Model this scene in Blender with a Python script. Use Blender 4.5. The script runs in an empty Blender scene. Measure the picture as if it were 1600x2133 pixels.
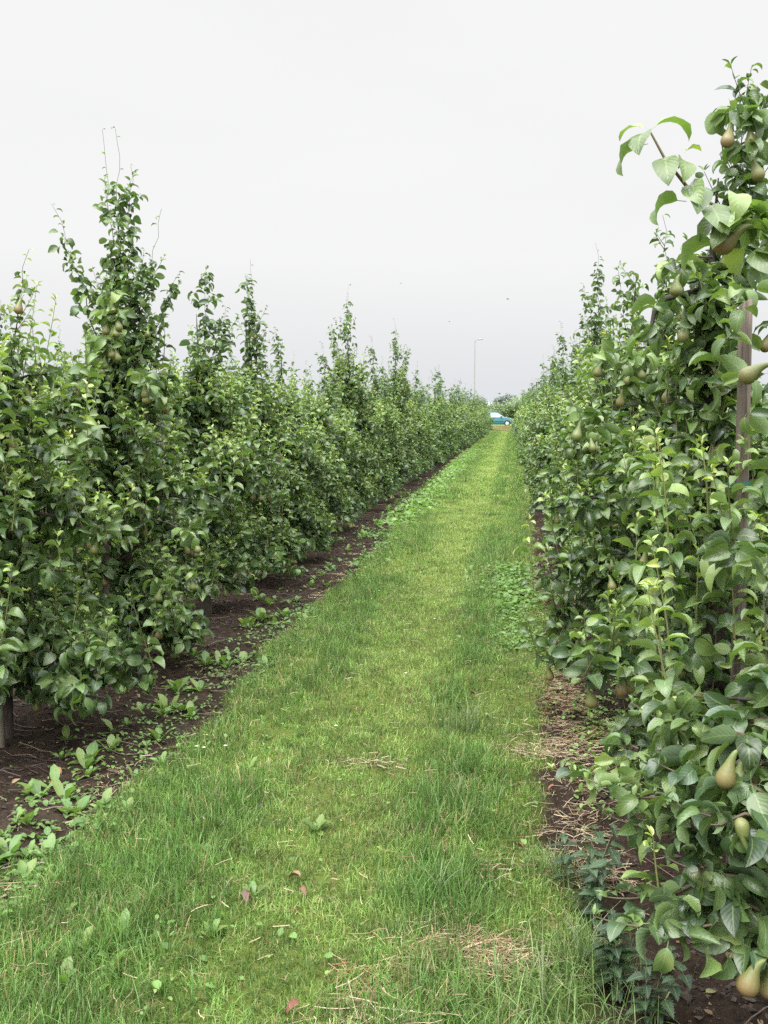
import bpy, math, random
import numpy as np
from mathutils import Vector

SC = bpy.context.scene
COL = SC.collection
PI = math.pi
rnd = random.Random(7)
nr = np.random.default_rng(11)

# ------------------------------------------------------------------ camera
CAMZ = 1.6
cam = bpy.data.cameras.new("camera")
camo = bpy.data.objects.new("camera", cam)
COL.objects.link(camo)
camo.location = (0, 0, CAMZ)
PSI, PIT = math.radians(7.31), math.radians(5.615)
camo.rotation_euler = (PI / 2 - PIT, 0, PSI)
cam.sensor_fit = 'VERTICAL'
cam.sensor_height = 36.0
cam.lens = 36.0 * 2080 / 2133
cam.clip_end = 3000
cam.clip_start = 0.05
SC.camera = camo


def at(px, py, Y):
    """world point seen at photo pixel (px, py) at distance Y along the row"""
    F = (-math.sin(PSI) * math.cos(PIT), math.cos(PSI) * math.cos(PIT), -math.sin(PIT))
    R = (math.cos(PSI), math.sin(PSI), 0)
    U = (R[1] * F[2] - R[2] * F[1], R[2] * F[0] - R[0] * F[2], R[0] * F[1] - R[1] * F[0])
    d = [R[i] * (px - 800) - U[i] * (py - 1066.5) + F[i] * 2080 for i in range(3)]
    return Vector((d[0] / d[1] * Y, Y, CAMZ + d[2] / d[1] * Y))


# ------------------------------------------------------------------ object helpers
def tag(o, label=None, cat=None, group=None, kind=None):
    if label: o["label"] = label
    if cat: o["category"] = cat
    if group: o["group"] = group
    if kind: o["kind"] = kind
    return o


def empty(name, loc, rz=0.0, scale=(1, 1, 1)):
    o = bpy.data.objects.new(name, None)
    o.empty_display_size = 0.1
    COL.objects.link(o)
    o.location = loc
    o.rotation_euler = (0, 0, rz)
    o.scale = scale
    return o


def link(name, me, parent=None, loc=(0, 0, 0), rot=(0, 0, 0), scale=(1, 1, 1)):
    o = bpy.data.objects.new(name, me)
    COL.objects.link(o)
    o.location = loc
    o.rotation_euler = rot
    o.scale = scale
    if parent: o.parent = parent
    return o


def copy_tree(o, parent=None):
    c = o.copy()
    COL.objects.link(c)
    if parent: c.parent = parent
    for ch in list(o.children):
        copy_tree(ch, c)
    return c


def np_mesh(name, co, faces, mats, col=None, uv=None, smooth=True, mat_idx=None):
    """faces: (n,4) or (n,3) int array or list of such arrays"""
    if not isinstance(faces, list): faces = [faces]
    faces = [f for f in faces if len(f)]
    me = bpy.data.meshes.new(name)
    co = np.asarray(co, dtype=np.float32)
    me.vertices.add(len(co))
    me.vertices.foreach_set("co", co.ravel())
    nl = sum(f.size for f in faces)
    npoly = sum(len(f) for f in faces)
    me.loops.add(nl)
    me.loops.foreach_set("vertex_index", np.concatenate([f.ravel() for f in faces]).astype(np.int32))
    tot = np.concatenate([np.full(len(f), f.shape[1]) for f in faces]).astype(np.int32)
    st = np.concatenate([[0], np.cumsum(tot)[:-1]]).astype(np.int32)
    me.polygons.add(npoly)
    me.polygons.foreach_set("loop_start", st)
    me.polygons.foreach_set("loop_total", tot)
    me.polygons.foreach_set("use_smooth", np.full(npoly, smooth, dtype=bool))
    if mat_idx is not None:
        me.polygons.foreach_set("material_index", np.asarray(mat_idx, dtype=np.int32))
    me.update(calc_edges=True)
    me.validate()
    if col is not None:
        a = me.attributes.new("col", 'FLOAT_COLOR', 'POINT')
        c4 = np.ones((len(co), 4), dtype=np.float32)
        c4[:, :3] = col
        a.data.foreach_set("color", c4.ravel())
    if uv is not None:
        a = me.attributes.new("luv", 'FLOAT_VECTOR', 'POINT')
        v3 = np.zeros((len(co), 3), dtype=np.float32)
        v3[:, :2] = uv
        a.data.foreach_set("vector", v3.ravel())
    for m in (mats if isinstance(mats, (list, tuple)) else [mats]):
        me.materials.append(m)
    return me


# ------------------------------------------------------------------ noise
_H = nr.random((256, 256))


def vnoise(x, y):
    x = np.asarray(x, dtype=float); y = np.asarray(y, dtype=float)
    xi = np.floor(x).astype(int); yi = np.floor(y).astype(int)
    fx = x - xi; fy = y - yi
    fx = fx * fx * (3 - 2 * fx); fy = fy * fy * (3 - 2 * fy)
    a = _H[xi % 256, yi % 256]; b = _H[(xi + 1) % 256, yi % 256]
    c = _H[xi % 256, (yi + 1) % 256]; d = _H[(xi + 1) % 256, (yi + 1) % 256]
    return a + (b - a) * fx + (c - a) * fy + (a - b - c + d) * fx * fy


def fbm(x, y, o=4):
    s = 0; t = 0; a = 1.0
    for i in range(o):
        s = s + a * vnoise(x * 2 ** i + 17 * i, y * 2 ** i + 31 * i); t += a; a *= .55
    return s / t


def sstep(a, b, x):
    t = np.clip((x - a) / (b - a), 0, 1)
    return t * t * (3 - 2 * t)


ROW_L, ROW_R, PITCH = -2.45, 0.78, 3.23
END = 90.0


def soil_mask(x, y):
    """1 on bare soil of the rows, 0 on grass"""
    xw = x + (fbm(x * 2.2, y * 2.2, 3) - .5) * .34 + (fbm(x * .6 + 9, y * .6, 2) - .5) * .2
    d = np.abs((xw + 2.29 + PITCH / 2) % PITCH - PITCH / 2)
    sh = .10 * sstep(10, 20, y) + .36 * sstep(18, 34, y)
    m = 1 - sstep(.66 - sh, .78 - sh, d)
    return m * (1 - sstep(END - 1, END + 1, y))


def ground_z(x, y):
    m = soil_mask(x, y)
    lump = (fbm(x * 9, y * 9, 4) - .5) * .075 + (fbm(x * 30, y * 30, 3) - .5) * .030
    g = (fbm(x * 3 + 5, y * 3, 3) - .5) * .03 + .012
    near = 1 - sstep(25, 60, y)
    return (m * lump + (1 - m) * g) * near + .26 * sstep(93, 101, y)


# ------------------------------------------------------------------ materials
def newmat(name):
    m = bpy.data.materials.new(name)
    m.use_nodes = True
    nt = m.node_tree
    for n in list(nt.nodes): nt.nodes.remove(n)
    out = nt.nodes.new("ShaderNodeOutputMaterial")
    return m, nt, out


def N(nt, t, **kw):
    n = nt.nodes.new(t)
    for k, v in kw.items():
        if k in n.inputs: n.inputs[k].default_value = v
        else: setattr(n, k, v)
    return n


def mixc(nt, blend, fac, a, b):
    n = nt.nodes.new("ShaderNodeMix")
    n.data_type = 'RGBA'; n.blend_type = blend; n.clamp_factor = True
    for i, v in ((0, fac), (6, a), (7, b)):
        if hasattr(v, "links"): nt.links.new(v, n.inputs[i])
        else: n.inputs[i].default_value = v if i == 0 else (tuple(v) + (1,))[:4]
    return n.outputs[2]


def math_(nt, op, a, b=None, c=None):
    n = nt.nodes.new("ShaderNodeMath"); n.operation = op
    for i, v in ((0, a), (1, b), (2, c)):
        if v is None: continue
        if hasattr(v, "links"): nt.links.new(v, n.inputs[i])
        else: n.inputs[i].default_value = v
    return n.outputs[0]


def leaf_material(name, rough=.42, trans=.3, back=1.25, spec=.5, veins=True):
    m, nt, out = newmat(name)
    L = nt.links.new
    at_ = N(nt, "ShaderNodeAttribute", attribute_name="col")
    uv = N(nt, "ShaderNodeAttribute", attribute_name="luv")
    geo = N(nt, "ShaderNodeNewGeometry")
    base = at_.outputs["Color"]
    tc = N(nt, "ShaderNodeTexCoord")
    nz = N(nt, "ShaderNodeTexNoise", Scale=38.0, Detail=3.0)
    L(tc.outputs["Object"], nz.inputs["Vector"])
    base = mixc(nt, 'MULTIPLY', .55, base, mixc(nt, 'MIX', nz.outputs["Fac"], (.55, .6, .6), (1.35, 1.3, 1.2)))
    if veins:
        sp_ = N(nt, "ShaderNodeTexNoise", Scale=95.0, Detail=2.0); L(tc.outputs["Object"], sp_.inputs["Vector"])
        sm_ = N(nt, "ShaderNodeMapRange"); sm_.inputs[1].default_value = .70; sm_.inputs[2].default_value = .76; L(sp_.outputs["Fac"], sm_.inputs[0])
        base = mixc(nt, 'MIX', math_(nt, 'MULTIPLY', sm_.outputs[0], .75), base, (.10, .065, .03))
        yl = N(nt, "ShaderNodeTexNoise", Scale=11.0, Detail=2.0); L(tc.outputs["Object"], yl.inputs["Vector"])
        ym = N(nt, "ShaderNodeMapRange"); ym.inputs[1].default_value = .62; ym.inputs[2].default_value = .75; L(yl.outputs["Fac"], ym.inputs[0])
        base = mixc(nt, 'MIX', math_(nt, 'MULTIPLY', ym.outputs[0], .35), base, (.26, .27, .08))
    sx = N(nt, "ShaderNodeSeparateXYZ"); L(uv.outputs["Vector"], sx.inputs[0])
    au = math_(nt, 'ABSOLUTE', sx.outputs[0])
    bump = None
    if veins:
        mid = math_(nt, 'LESS_THAN', au, .07)
        base = mixc(nt, 'MIX', math_(nt, 'MULTIPLY', mid, .45), base, (.22, .30, .10))
        ph = math_(nt, 'SUBTRACT', math_(nt, 'MULTIPLY', sx.outputs[1], 9.0), math_(nt, 'MULTIPLY', au, 2.2))
        saw = math_(nt, 'ABSOLUTE', math_(nt, 'SUBTRACT', math_(nt, 'FRACT', ph), .5))
        vein = math_(nt, 'GREATER_THAN', saw, .45)
        base = mixc(nt, 'MIX', math_(nt, 'MULTIPLY', vein, .10), base, (.2, .28, .1))
        bump = N(nt, "ShaderNodeBump", Strength=.35, Distance=.0015)
        hh = math_(nt, 'ADD', math_(nt, 'MULTIPLY', saw, -1.0), nz.outputs["Fac"])
        L(hh, bump.inputs["Height"])
    fb = mixc(nt, 'MIX', geo.outputs["Backfacing"], base, mixc(nt, 'MIX', .32, mixc(nt, 'MULTIPLY', 1, base, (back,) * 3), (.11, .155, .09)))
    p = N(nt, "ShaderNodeBsdfPrincipled", Roughness=rough)
    p.inputs["Specular IOR Level"].default_value = spec
    L(fb, p.inputs["Base Color"])
    rr = N(nt, "ShaderNodeMapRange"); rr.inputs[3].default_value = rough; rr.inputs[4].default_value = .7
    L(geo.outputs["Backfacing"], rr.inputs[0]); L(rr.outputs[0], p.inputs["Roughness"])
    if bump: L(bump.outputs[0], p.inputs["Normal"])
    t = N(nt, "ShaderNodeBsdfTranslucent")
    L(mixc(nt, 'MULTIPLY', 1, base, (1.5, 1.7, .7)), t.inputs["Color"])
    mx = N(nt, "ShaderNodeMixShader"); mx.inputs[0].default_value = trans
    L(p.outputs[0], mx.inputs[1]); L(t.outputs[0], mx.inputs[2]); L(mx.outputs[0], out.inputs[0])
    return m


def noise_mat(name, c1, c2, scale=20, rough=.8, bump=.3, stretch=(1, 1, 1), dist=.004, c3=None, spec=.3):
    m, nt, out = newmat(name)
    L = nt.links.new
    tc = N(nt, "ShaderNodeTexCoord"); mp = N(nt, "ShaderNodeMapping"); mp.inputs["Scale"].default_value = stretch
    L(tc.outputs["Object"], mp.inputs[0])
    nz = N(nt, "ShaderNodeTexNoise", Scale=float(scale), Detail=6.0, Roughness=.65)
    L(mp.outputs[0], nz.inputs["Vector"])
    cr = N(nt, "ShaderNodeValToRGB")
    cr.color_ramp.elements[0].position = .35; cr.color_ramp.elements[0].color = tuple(c1) + (1,)
    cr.color_ramp.elements[1].position = .65; cr.color_ramp.elements[1].color = tuple(c2) + (1,)
    L(nz.outputs["Fac"], cr.inputs[0])
    c = cr.outputs[0]
    if c3:
        n2 = N(nt, "ShaderNodeTexNoise", Scale=float(scale) * .23, Detail=3.0)
        L(mp.outputs[0], n2.inputs["Vector"])
        f = N(nt, "ShaderNodeMapRange"); f.inputs[1].default_value = .5; f.inputs[2].default_value = .66
        L(n2.outputs["Fac"], f.inputs[0])
        c = mixc(nt, 'MIX', f.outputs[0], c, c3)
    p = N(nt, "ShaderNodeBsdfPrincipled", Roughness=rough)
    p.inputs["Specular IOR Level"].default_value = spec
    L(c, p.inputs["Base Color"])
    b = N(nt, "ShaderNodeBump", Strength=bump, Distance=dist)
    L(nz.outputs["Fac"], b.inputs["Height"]); L(b.outputs[0], p.inputs["Normal"])
    L(p.outputs[0], out.inputs[0])
    return m


def attr_mat(name, rough=.6, trans=.25, spec=.3):
    m, nt, out = newmat(name)
    L = nt.links.new
    a = N(nt, "ShaderNodeAttribute", attribute_name="col")
    p = N(nt, "ShaderNodeBsdfPrincipled", Roughness=rough)
    p.inputs["Specular IOR Level"].default_value = spec
    L(a.outputs["Color"], p.inputs["Base Color"])
    t = N(nt, "ShaderNodeBsdfTranslucent"); L(a.outputs["Color"], t.inputs["Color"])
    mx = N(nt, "ShaderNodeMixShader"); mx.inputs[0].default_value = trans
    L(p.outputs[0], mx.inputs[1]); L(t.outputs[0], mx.inputs[2]); L(mx.outputs[0], out.inputs[0])
    return m


def plain(name, c, rough=.5, metal=0.0, coat=0.0, spec=.5):
    m, nt, out = newmat(name)
    tc = N(nt, "ShaderNodeTexCoord"); nz = N(nt, "ShaderNodeTexNoise", Scale=3.0, Detail=4.0)
    nt.links.new(tc.outputs["Object"], nz.inputs["Vector"])
    p = N(nt, "ShaderNodeBsdfPrincipled", Roughness=rough, Metallic=metal)
    p.inputs["Coat Weight"].default_value = coat
    p.inputs["Specular IOR Level"].default_value = spec
    nt.links.new(mixc(nt, 'MIX', nz.outputs["Fac"], [v * .88 for v in c], [min(1, v * 1.1) for v in c]), p.inputs["Base Color"])
    nt.links.new(p.outputs[0], out.inputs[0])
    return m


M_LEAF = leaf_material("pear_leaf", rough=.34, trans=.26, spec=.6)
M_FARLEAF = leaf_material("far_leaf", rough=.5, trans=.25, veins=False)
M_WEED = leaf_material("weed_leaf", rough=.5, trans=.3)
M_GRASS = attr_mat("grass_blades", rough=.5, trans=.3, spec=.35)
M_STRAW = attr_mat("dry_straw", rough=.8, trans=.15)
M_BARK = noise_mat("bark", (.018, .014, .012), (.075, .058, .047), 30, .9, .8, (1, 1, .25), .006, c3=(.045, .048, .034))
M_TWIG = attr_mat("twig_bark", rough=.6, trans=0.0, spec=.4)
M_POST = noise_mat("weathered_wood", (.030, .023, .018), (.19, .155, .125), 34, .85, .9, (1, 1, .05), .006, c3=(.16, .14, .11))
M_TIE_G = plain("green_tie", (.02, .10, .07), .45)
M_TIE_B = plain("blue_tie", (.04, .16, .42), .45)

# pear skin: russet over green
m, nt, out = newmat("pear_skin"); L = nt.links.new
tc = N(nt, "ShaderNodeTexCoord"); oi = N(nt, "ShaderNodeObjectInfo")
sx = N(nt, "ShaderNodeSeparateXYZ"); L(tc.outputs["Object"], sx.inputs[0])
nz = N(nt, "ShaderNodeTexNoise", Scale=22.0, Detail=4.0); L(tc.outputs["Object"], nz.inputs["Vector"])
n2 = N(nt, "ShaderNodeTexNoise", Scale=420.0, Detail=1.0); L(tc.outputs["Object"], n2.inputs["Vector"])
f = N(nt, "ShaderNodeMapRange"); f.inputs[1].default_value = -.035; f.inputs[2].default_value = -.115
L(math_(nt, 'ADD', sx.outputs[2], math_(nt, 'MULTIPLY', math_(nt, 'SUBTRACT', nz.outputs["Fac"], .5), .09)), f.inputs[0])
ff = math_(nt, 'MULTIPLY', f.outputs[0], math_(nt, 'ADD', math_(nt, 'MULTIPLY', oi.outputs["Random"], .85), .1))
c = mixc(nt, 'MIX', ff, (.10, .145, .038), (.20, .125, .06))
f2 = N(nt, "ShaderNodeMapRange"); f2.inputs[1].default_value = .62; f2.inputs[2].default_value = .72
L(n2.outputs["Fac"], f2.inputs[0])
c = mixc(nt, 'MIX', math_(nt, 'MULTIPLY', f2.outputs[0], .8), c, (.30, .21, .10))
p = N(nt, "ShaderNodeBsdfPrincipled", Roughness=.48); L(c, p.inputs["Base Color"]); L(p.outputs[0], out.inputs[0])
M_PEAR = m
M_STALK = plain("pear_stalk", (.12, .09, .04), .7)


# ------------------------------------------------------------------ leaves
class Leaves:
    """collects curved folded leaves, builds one mesh"""

    def __init__(self):
        self.r = []

    def add(self, o, az, th, curl, L, W, col, roll=0.0, fold=.35):
        self.r.append((o[0], o[1], o[2], az, th, curl, L, W, roll, fold, col[0], col[1], col[2]))

    def build(self, name, mat, hi=True, prof=None, wave=.12):
        A = np.array(self.r, dtype=np.float64)
        n = len(A)
        if prof is None:
            if hi == 2: prof = ([0, .17, .22, .30, .43, .58, .73, .87, .95, 1.0], [.04, .045, .42, .78, 1.0, .97, .76, .42, .17, .01])
            elif hi: prof = ([0, .18, .27, .42, .60, .80, .93, 1.0], [.045, .05, .66, .99, .95, .60, .22, .02])
            else: prof = ([.05, .45, 1.0], [.25, 1.0, .03])
        s = np.array(prof[0]); w = np.array(prof[1]); k = len(s)
        O = A[:, 0:3]; az, th, cu, Ln, W, roll, fold = [A[:, i] for i in range(3, 10)]
        C = A[:, 10:13]
        Hh = np.stack([np.cos(az), np.sin(az), np.zeros(n)], 1)
        U = np.zeros((n, 3)); U[:, 2] = 1
        S = np.cross(Hh, U)
        U2 = U * np.cos(roll)[:, None] + S * np.sin(roll)[:, None]
        S2 = np.cross(Hh, U2)
        rows = []; uvs = []
        pos = O.copy(); prev = 0
        ss = np.concatenate([[0.0], s]) if s[0] > 0 else s
        for j in range(k):
            sm = (s[j] + prev) / 2
            ang = th - cu * sm ** 1.15
            if j > 0 or s[0] > 0:
                pos = pos + (Hh * np.cos(ang)[:, None] + U2 * np.sin(ang)[:, None]) * (Ln * (s[j] - prev))[:, None]
            prev = s[j]
            an = th - cu * s[j] ** 1.15
            nn = -Hh * np.sin(an)[:, None] + U2 * np.cos(an)[:, None]
            ww = (W * w[j])[:, None]
            wob = nr.normal(0, wave, n)[:, None] * ww * (1 if 0 < s[j] < 1 else 0)
            cf = np.cos(fold)[:, None]; sf = np.sin(fold)[:, None]
            rows.append(np.stack([pos - S2 * ww * cf + nn * (ww * sf + wob), pos, pos + S2 * ww * cf + nn * (ww * sf - wob * .6)], 1))
            u3 = np.zeros((n, 3, 2)); u3[:, 0, 0] = -1; u3[:, 2, 0] = 1; u3[:, :, 1] = s[j]
            uvs.append(u3)
        V = np.stack(rows, 1).reshape(-1, 3)
        UV = np.stack(uvs, 1).reshape(-1, 2)
        CC = np.repeat(C, k * 3, axis=0)
        q = []
        for j in range(k - 1):
            for a in (0, 1):
                i0 = j * 3 + a
                q.append([i0, i0 + 1, i0 + 4, i0 + 3])
        q = np.array(q)
        Fc = (np.arange(n) * (k * 3))[:, None, None] + q[None]
        return np_mesh(name, V, Fc.reshape(-1, 4), mat, CC, UV)


class Tubes:
    def __init__(self, sides=6):
        self.v = []; self.f = []; self.c = []; self.n = 0; self.s = sides

    def add(self, pts, rad, col=(.08, .06, .05)):
        P = np.array(pts, dtype=float)
        if len(P) < 2: return
        R = np.interp(np.linspace(0, 1, len(P)), np.linspace(0, 1, len(rad)), rad) if len(rad) != len(P) else np.array(rad)
        T = np.gradient(P, axis=0)
        T /= np.linalg.norm(T, axis=1)[:, None] + 1e-9
        ref = np.array([1, 0, 0]) if abs(T[:, 0]).mean() < .7 else np.array([0, 0, 1.0])
        A = np.cross(T, ref); A /= np.linalg.norm(A, axis=1)[:, None] + 1e-9
        B = np.cross(T, A)
        s = self.s
        a = np.arange(s) * 2 * PI / s
        V = P[:, None] + (A[:, None] * np.cos(a)[None, :, None] + B[:, None] * np.sin(a)[None, :, None]) * R[:, None, None]
        k = len(P)
        self.v.append(V.reshape(-1, 3)); self.c.append(np.tile(np.array(col), (k * s, 1)))
        i = np.arange(k - 1)[:, None] * s; j = np.arange(s)[None]; j2 = (j + 1) % s
        F = np.stack([i + j, i + j2, i + s + j2, i + s + j], -1).reshape(-1, 4) + self.n
        self.f.append(F)
        self.n += k * s

    def build(self, name, mat):
        return np_mesh(name, np.concatenate(self.v), np.concatenate(self.f), mat, np.concatenate(self.c))


def lathe(profile, sides=14, bend=0.0):
    V = []; F = []
    for z, r in profile:
        for i in range(sides):
            a = 2 * PI * i / sides
            V.append((r * math.cos(a) + bend * (z ** 2) * 20 * 0 + bend * max(0, z + .06) ** 2 * 30, r * math.sin(a), z))
    for j in range(len(profile) - 1):
        for i in range(sides):
            F.append((j * sides + i, j * sides + (i + 1) % sides, (j + 1) * sides + (i + 1) % sides, (j + 1) * sides + i))
    return V, F


def pear_mesh(name, L=.105, Rm=.031, bend=.4):
    # hangs from the origin: stalk 0..-.022, fruit below
    st = [(0, .0022), (-.012, .0015), (-.024, .0024)]
    prof = []
    for t, r in [(0, .05), (.015, .16), (.08, .27), (.2, .36), (.33, .47), (.47, .66), (.6, .88), (.72, 1.0), (.83, .96), (.92, .72), (.975, .42), (1.0, .22), (.985, .12), (.98, .0)]:
        prof.append((-.022 - t * L, r * Rm))
    V1, F1 = lathe(st, 7, bend); V2, F2 = lathe(prof, 14, bend)
    n1 = len(V1)
    F = F1 + [tuple(i + n1 for i in f) for f in F2]
    me = np_mesh(name, np.array(V1 + V2), np.array([f[::-1] for f in F]), [M_PEAR, M_STALK],
                 mat_idx=[1] * len(F1) + [0] * len(F2))
    return me


PEARS = [pear_mesh("pear", .105, .0275, .3), pear_mesh("pear", .095, .028, -.35), pear_mesh("pear", .115, .027, .15)]

# colours (linear albedo)
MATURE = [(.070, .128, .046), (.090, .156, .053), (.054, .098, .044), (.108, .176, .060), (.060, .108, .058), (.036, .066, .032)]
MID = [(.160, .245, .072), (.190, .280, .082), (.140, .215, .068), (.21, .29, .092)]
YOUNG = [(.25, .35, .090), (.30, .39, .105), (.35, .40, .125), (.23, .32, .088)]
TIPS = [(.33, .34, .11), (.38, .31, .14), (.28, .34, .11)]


def lerp3(a, b, t): return tuple(a[i] + (b[i] - a[i]) * t for i in range(3))


class Tree:
    def __init__(self, seed, hi=True, lod=1.0):
        self.r = random.Random(seed)
        self.lv = Leaves(); self.tw = Tubes(5); self.tr = Tubes(9); self.br = Tubes(6)
        self.pears = []; self.hero = []
        self.hi = hi; self.lod = lod; self.sz = 1.0

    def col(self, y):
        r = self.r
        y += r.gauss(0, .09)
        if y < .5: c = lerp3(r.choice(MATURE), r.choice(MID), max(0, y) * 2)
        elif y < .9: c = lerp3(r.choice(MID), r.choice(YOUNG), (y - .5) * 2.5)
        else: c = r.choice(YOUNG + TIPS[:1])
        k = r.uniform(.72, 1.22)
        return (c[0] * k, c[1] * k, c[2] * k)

    def rosette(self, p, n, size=1.0, young=0.1):
        r = self.r
        a0 = r.uniform(0, 6.28)
        for i in range(n):
            L = r.choice((1, 1, 1, .7)) * r.uniform(.080, .125) * size * self.sz
            self.lv.add(p, a0 + i * 2.4 + r.uniform(-.4, .4), r.uniform(-.9, .6), r.uniform(.6, 2.6), L,
                        L * r.uniform(.22, .31), tuple(v * .92 for v in self.col(max(0, young + r.uniform(-.15, .15)))), r.gauss(0, .75), r.uniform(.1, .95))  # rosette leaves dimmed in colour to deepen the shade inside the crown

    def shoot(self, p, d, Ln, young=1.0, size=1.0, rad=.0032, spacing=.026, droop=0.0, bare=0.0):
        """leafy one year shoot; returns its tip"""
        r = self.r
        d = Vector(d).normalized(); p = Vector(p)
        n = max(3, int(Ln / .05)); pts = [p.copy()]
        w = Vector((r.uniform(-1, 1), r.uniform(-1, 1), 0)) * .05
        for i in range(n):
            t = i / n
            d = (d + w * r.uniform(0, 1.4) + Vector((0, 0, .10 - droop * t))).normalized()
            p = p + d * (Ln / n)
            pts.append(p.copy())
        cb = lerp3((.05, .035, .025), (.14, .15, .05), min(1, young))
        self.tw.add(pts, [rad, rad * .75, rad * .35], cb)
        m = max(4, int(Ln / spacing / self.lod))
        az = r.uniform(0, 6.28)
        for i in range(m):
            t = (i + .5) / m
            if t < .05: continue
            if bare and r.random() < bare * (1 - abs(t - .95) * 2): continue
            q = t * n; k = min(n - 1, int(q)); pp = pts[k].lerp(pts[k + 1], q - k)
            az += 2.4 + r.uniform(-.35, .35)
            y = t ** 1.6 * young
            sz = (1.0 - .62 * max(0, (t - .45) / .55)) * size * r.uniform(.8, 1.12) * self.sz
            L = .106 * sz
            th = .35 + .75 * t + r.uniform(-.2, .2)
            cu = r.uniform(1.0, 2.7) * (1 - .2 * t)
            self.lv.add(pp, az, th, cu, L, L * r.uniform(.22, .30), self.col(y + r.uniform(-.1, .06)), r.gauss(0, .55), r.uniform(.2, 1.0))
        # small upright tuft at the tip
        for i in range(3):
            L = r.uniform(.025, .045) * size
            self.lv.add(pts[-1], r.uniform(0, 6.28), r.uniform(.7, 1.3), r.uniform(.1, 1.0), L, L * .2, self.col(young), 0, .7)
        return pts[-1]

    def pear_at(self, p):
        self.pears.append(Vector(p))

    def hang(self, p):
        p = Vector(p); self.hero.append(p)
        c = Vector((p.x * .35, p.y * .35, p.z + .06))
        self.br.add([c, (c + p) / 2 + Vector((0, 0, .02)), p], [.005, .003, .0022])
        for k in range(3): self.rosette(p + Vector((self.r.uniform(-.02, .02), self.r.uniform(-.02, .02), .015)) + (c - p) * k * .12, 4, 1.0, .25)

    def branch(self, p, az, Ln, rise, rad, dens=1.0, shoots=.30, young=.8, pear=.06, sz=1.0, zmin=.22, shl=(.12, .42)):
        r = self.r
        n = max(4, int(Ln / .07)); pts = [Vector(p)]; q = Vector(p)
        el = rise
        for i in range(n):
            t = i / n
            az += r.uniform(-.22, .22)
            el += r.uniform(-.18, .18) - .10 * (t > .3)
            q = q + Vector((math.cos(az) * math.cos(el), math.sin(az) * math.cos(el), math.sin(el))) * (Ln / n)
            if q.z < zmin: q.z = zmin; el = abs(el)
            pts.append(q.copy())
        self.br.add(pts, [rad, rad * .65, rad * .3])
        m = int(Ln / .040 * dens / self.lod)
        for i in range(m):
            t = .08 + .92 * (i + r.random()) / m
            k = min(n - 1, int(t * n)); pp = pts[k].lerp(pts[k + 1], t * n - k)
            x = r.random()
            if x < shoots * (.5 + .8 * t):
                a2 = r.uniform(0, 6.28); tilt = r.uniform(.05, .75)
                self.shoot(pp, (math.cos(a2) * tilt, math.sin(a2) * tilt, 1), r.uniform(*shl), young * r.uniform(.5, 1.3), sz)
            else:
                off = Vector((r.uniform(-1, 1), r.uniform(-1, 1), r.uniform(-.6, .8))) * .05
                self.rosette(pp + off, r.randint(4, 8), sz, young * .35 * r.random())
            if r.random() < pear * 1.4:
                for kk in range(r.choice((1, 1, 2, 3))):
                    self.pear_at(pp + Vector((r.uniform(-.03, .03), r.uniform(-.03, .03), r.uniform(-.03, 0))))
        return pts

    def leader(self, p0, p1, size=.9, width=.12, young=.3, bare_tip=.12, pear=.08, rad=.010):
        """upright top with spurs and short side shoots, thinning to a bare whip"""
        r = self.r
        p0 = Vector(p0); p1 = Vector(p1); Ln = (p1 - p0).length
        n = max(5, int(Ln / .08)); pts = []
        for i in range(n + 1):
            t = i / n
            pts.append(p0.lerp(p1, t) + Vector((r.uniform(-1, 1), r.uniform(-1, 1), 0)) * .018 * (0 < t < 1) + Vector((math.sin(t * 3.1) * .02, 0, 0)))
        self.br.add(pts, [rad, rad * .5, .0032 if rad > .007 else .002, .0012, .0009])
        ph = r.uniform(0, 6.28)
        m = int(Ln * (1 - bare_tip) / .025 / self.lod)
        for i in range(m):
            t = (i + r.random()) / m * (1 - bare_tip)
            k = min(n - 1, int(t * n)); pp = pts[k].lerp(pts[k + 1], t * n - k)
            w = width * (1 - t) ** .55 * (.72 + .65 * math.sin(t * 17 + ph))
            if r.random() < .30 * (1 - t) + .05:
                a = r.uniform(0, 6.28)
                self.shoot(pp, (math.cos(a) * .7, math.sin(a) * .7, .8), w * r.uniform(.8, 1.9) + .06, young, size * .9, .0022)
            else:
                a = r.uniform(0, 6.28)
                off = Vector((math.cos(a), math.sin(a), r.uniform(-.3, .5))) * w * r.random()
                self.rosette(pp + off, r.randint(2, 5), size * (1 - .35 * t), young * r.random())
                if r.random() < pear * (1 - t): self.pear_at(pp + off)
        # whip
        for i in range(7):
            t = 1 - bare_tip * i / 6 * .9
            k = min(n - 1, int(t * n)); pp = pts[k].lerp(pts[k + 1], t * n - k)
            if r.random() < .6 or i == 0:
                L = r.uniform(.025, .055)
                self.lv.add(pp, r.uniform(0, 6.28), r.uniform(.2, .9), r.uniform(1.0, 2.2), L, L * .24, self.col(young), 0, .6)

    def body(self, hedge, wx, wy, nb=34, H=None, dens=1.0, young=.8, pear=.055, zb=.27, env=None, trunk_r=.034, lean=(0, 0)):
        r = self.r
        H = H or hedge
        pts = []
        for i in range(13):
            t = i / 12
            pts.append(Vector((lean[0] * t + math.sin(t * 5 + r.random()) * .02 + r.uniform(-.012, .012),
                               lean[1] * t + r.uniform(-.015, .015), -.04 + t * (H + .02))))
        self.tpts = pts
        self.tr.add(pts, [trunk_r * 1.25, trunk_r, trunk_r * .9, trunk_r * .8, trunk_r * .6, trunk_r * .36, trunk_r * .05])
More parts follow.
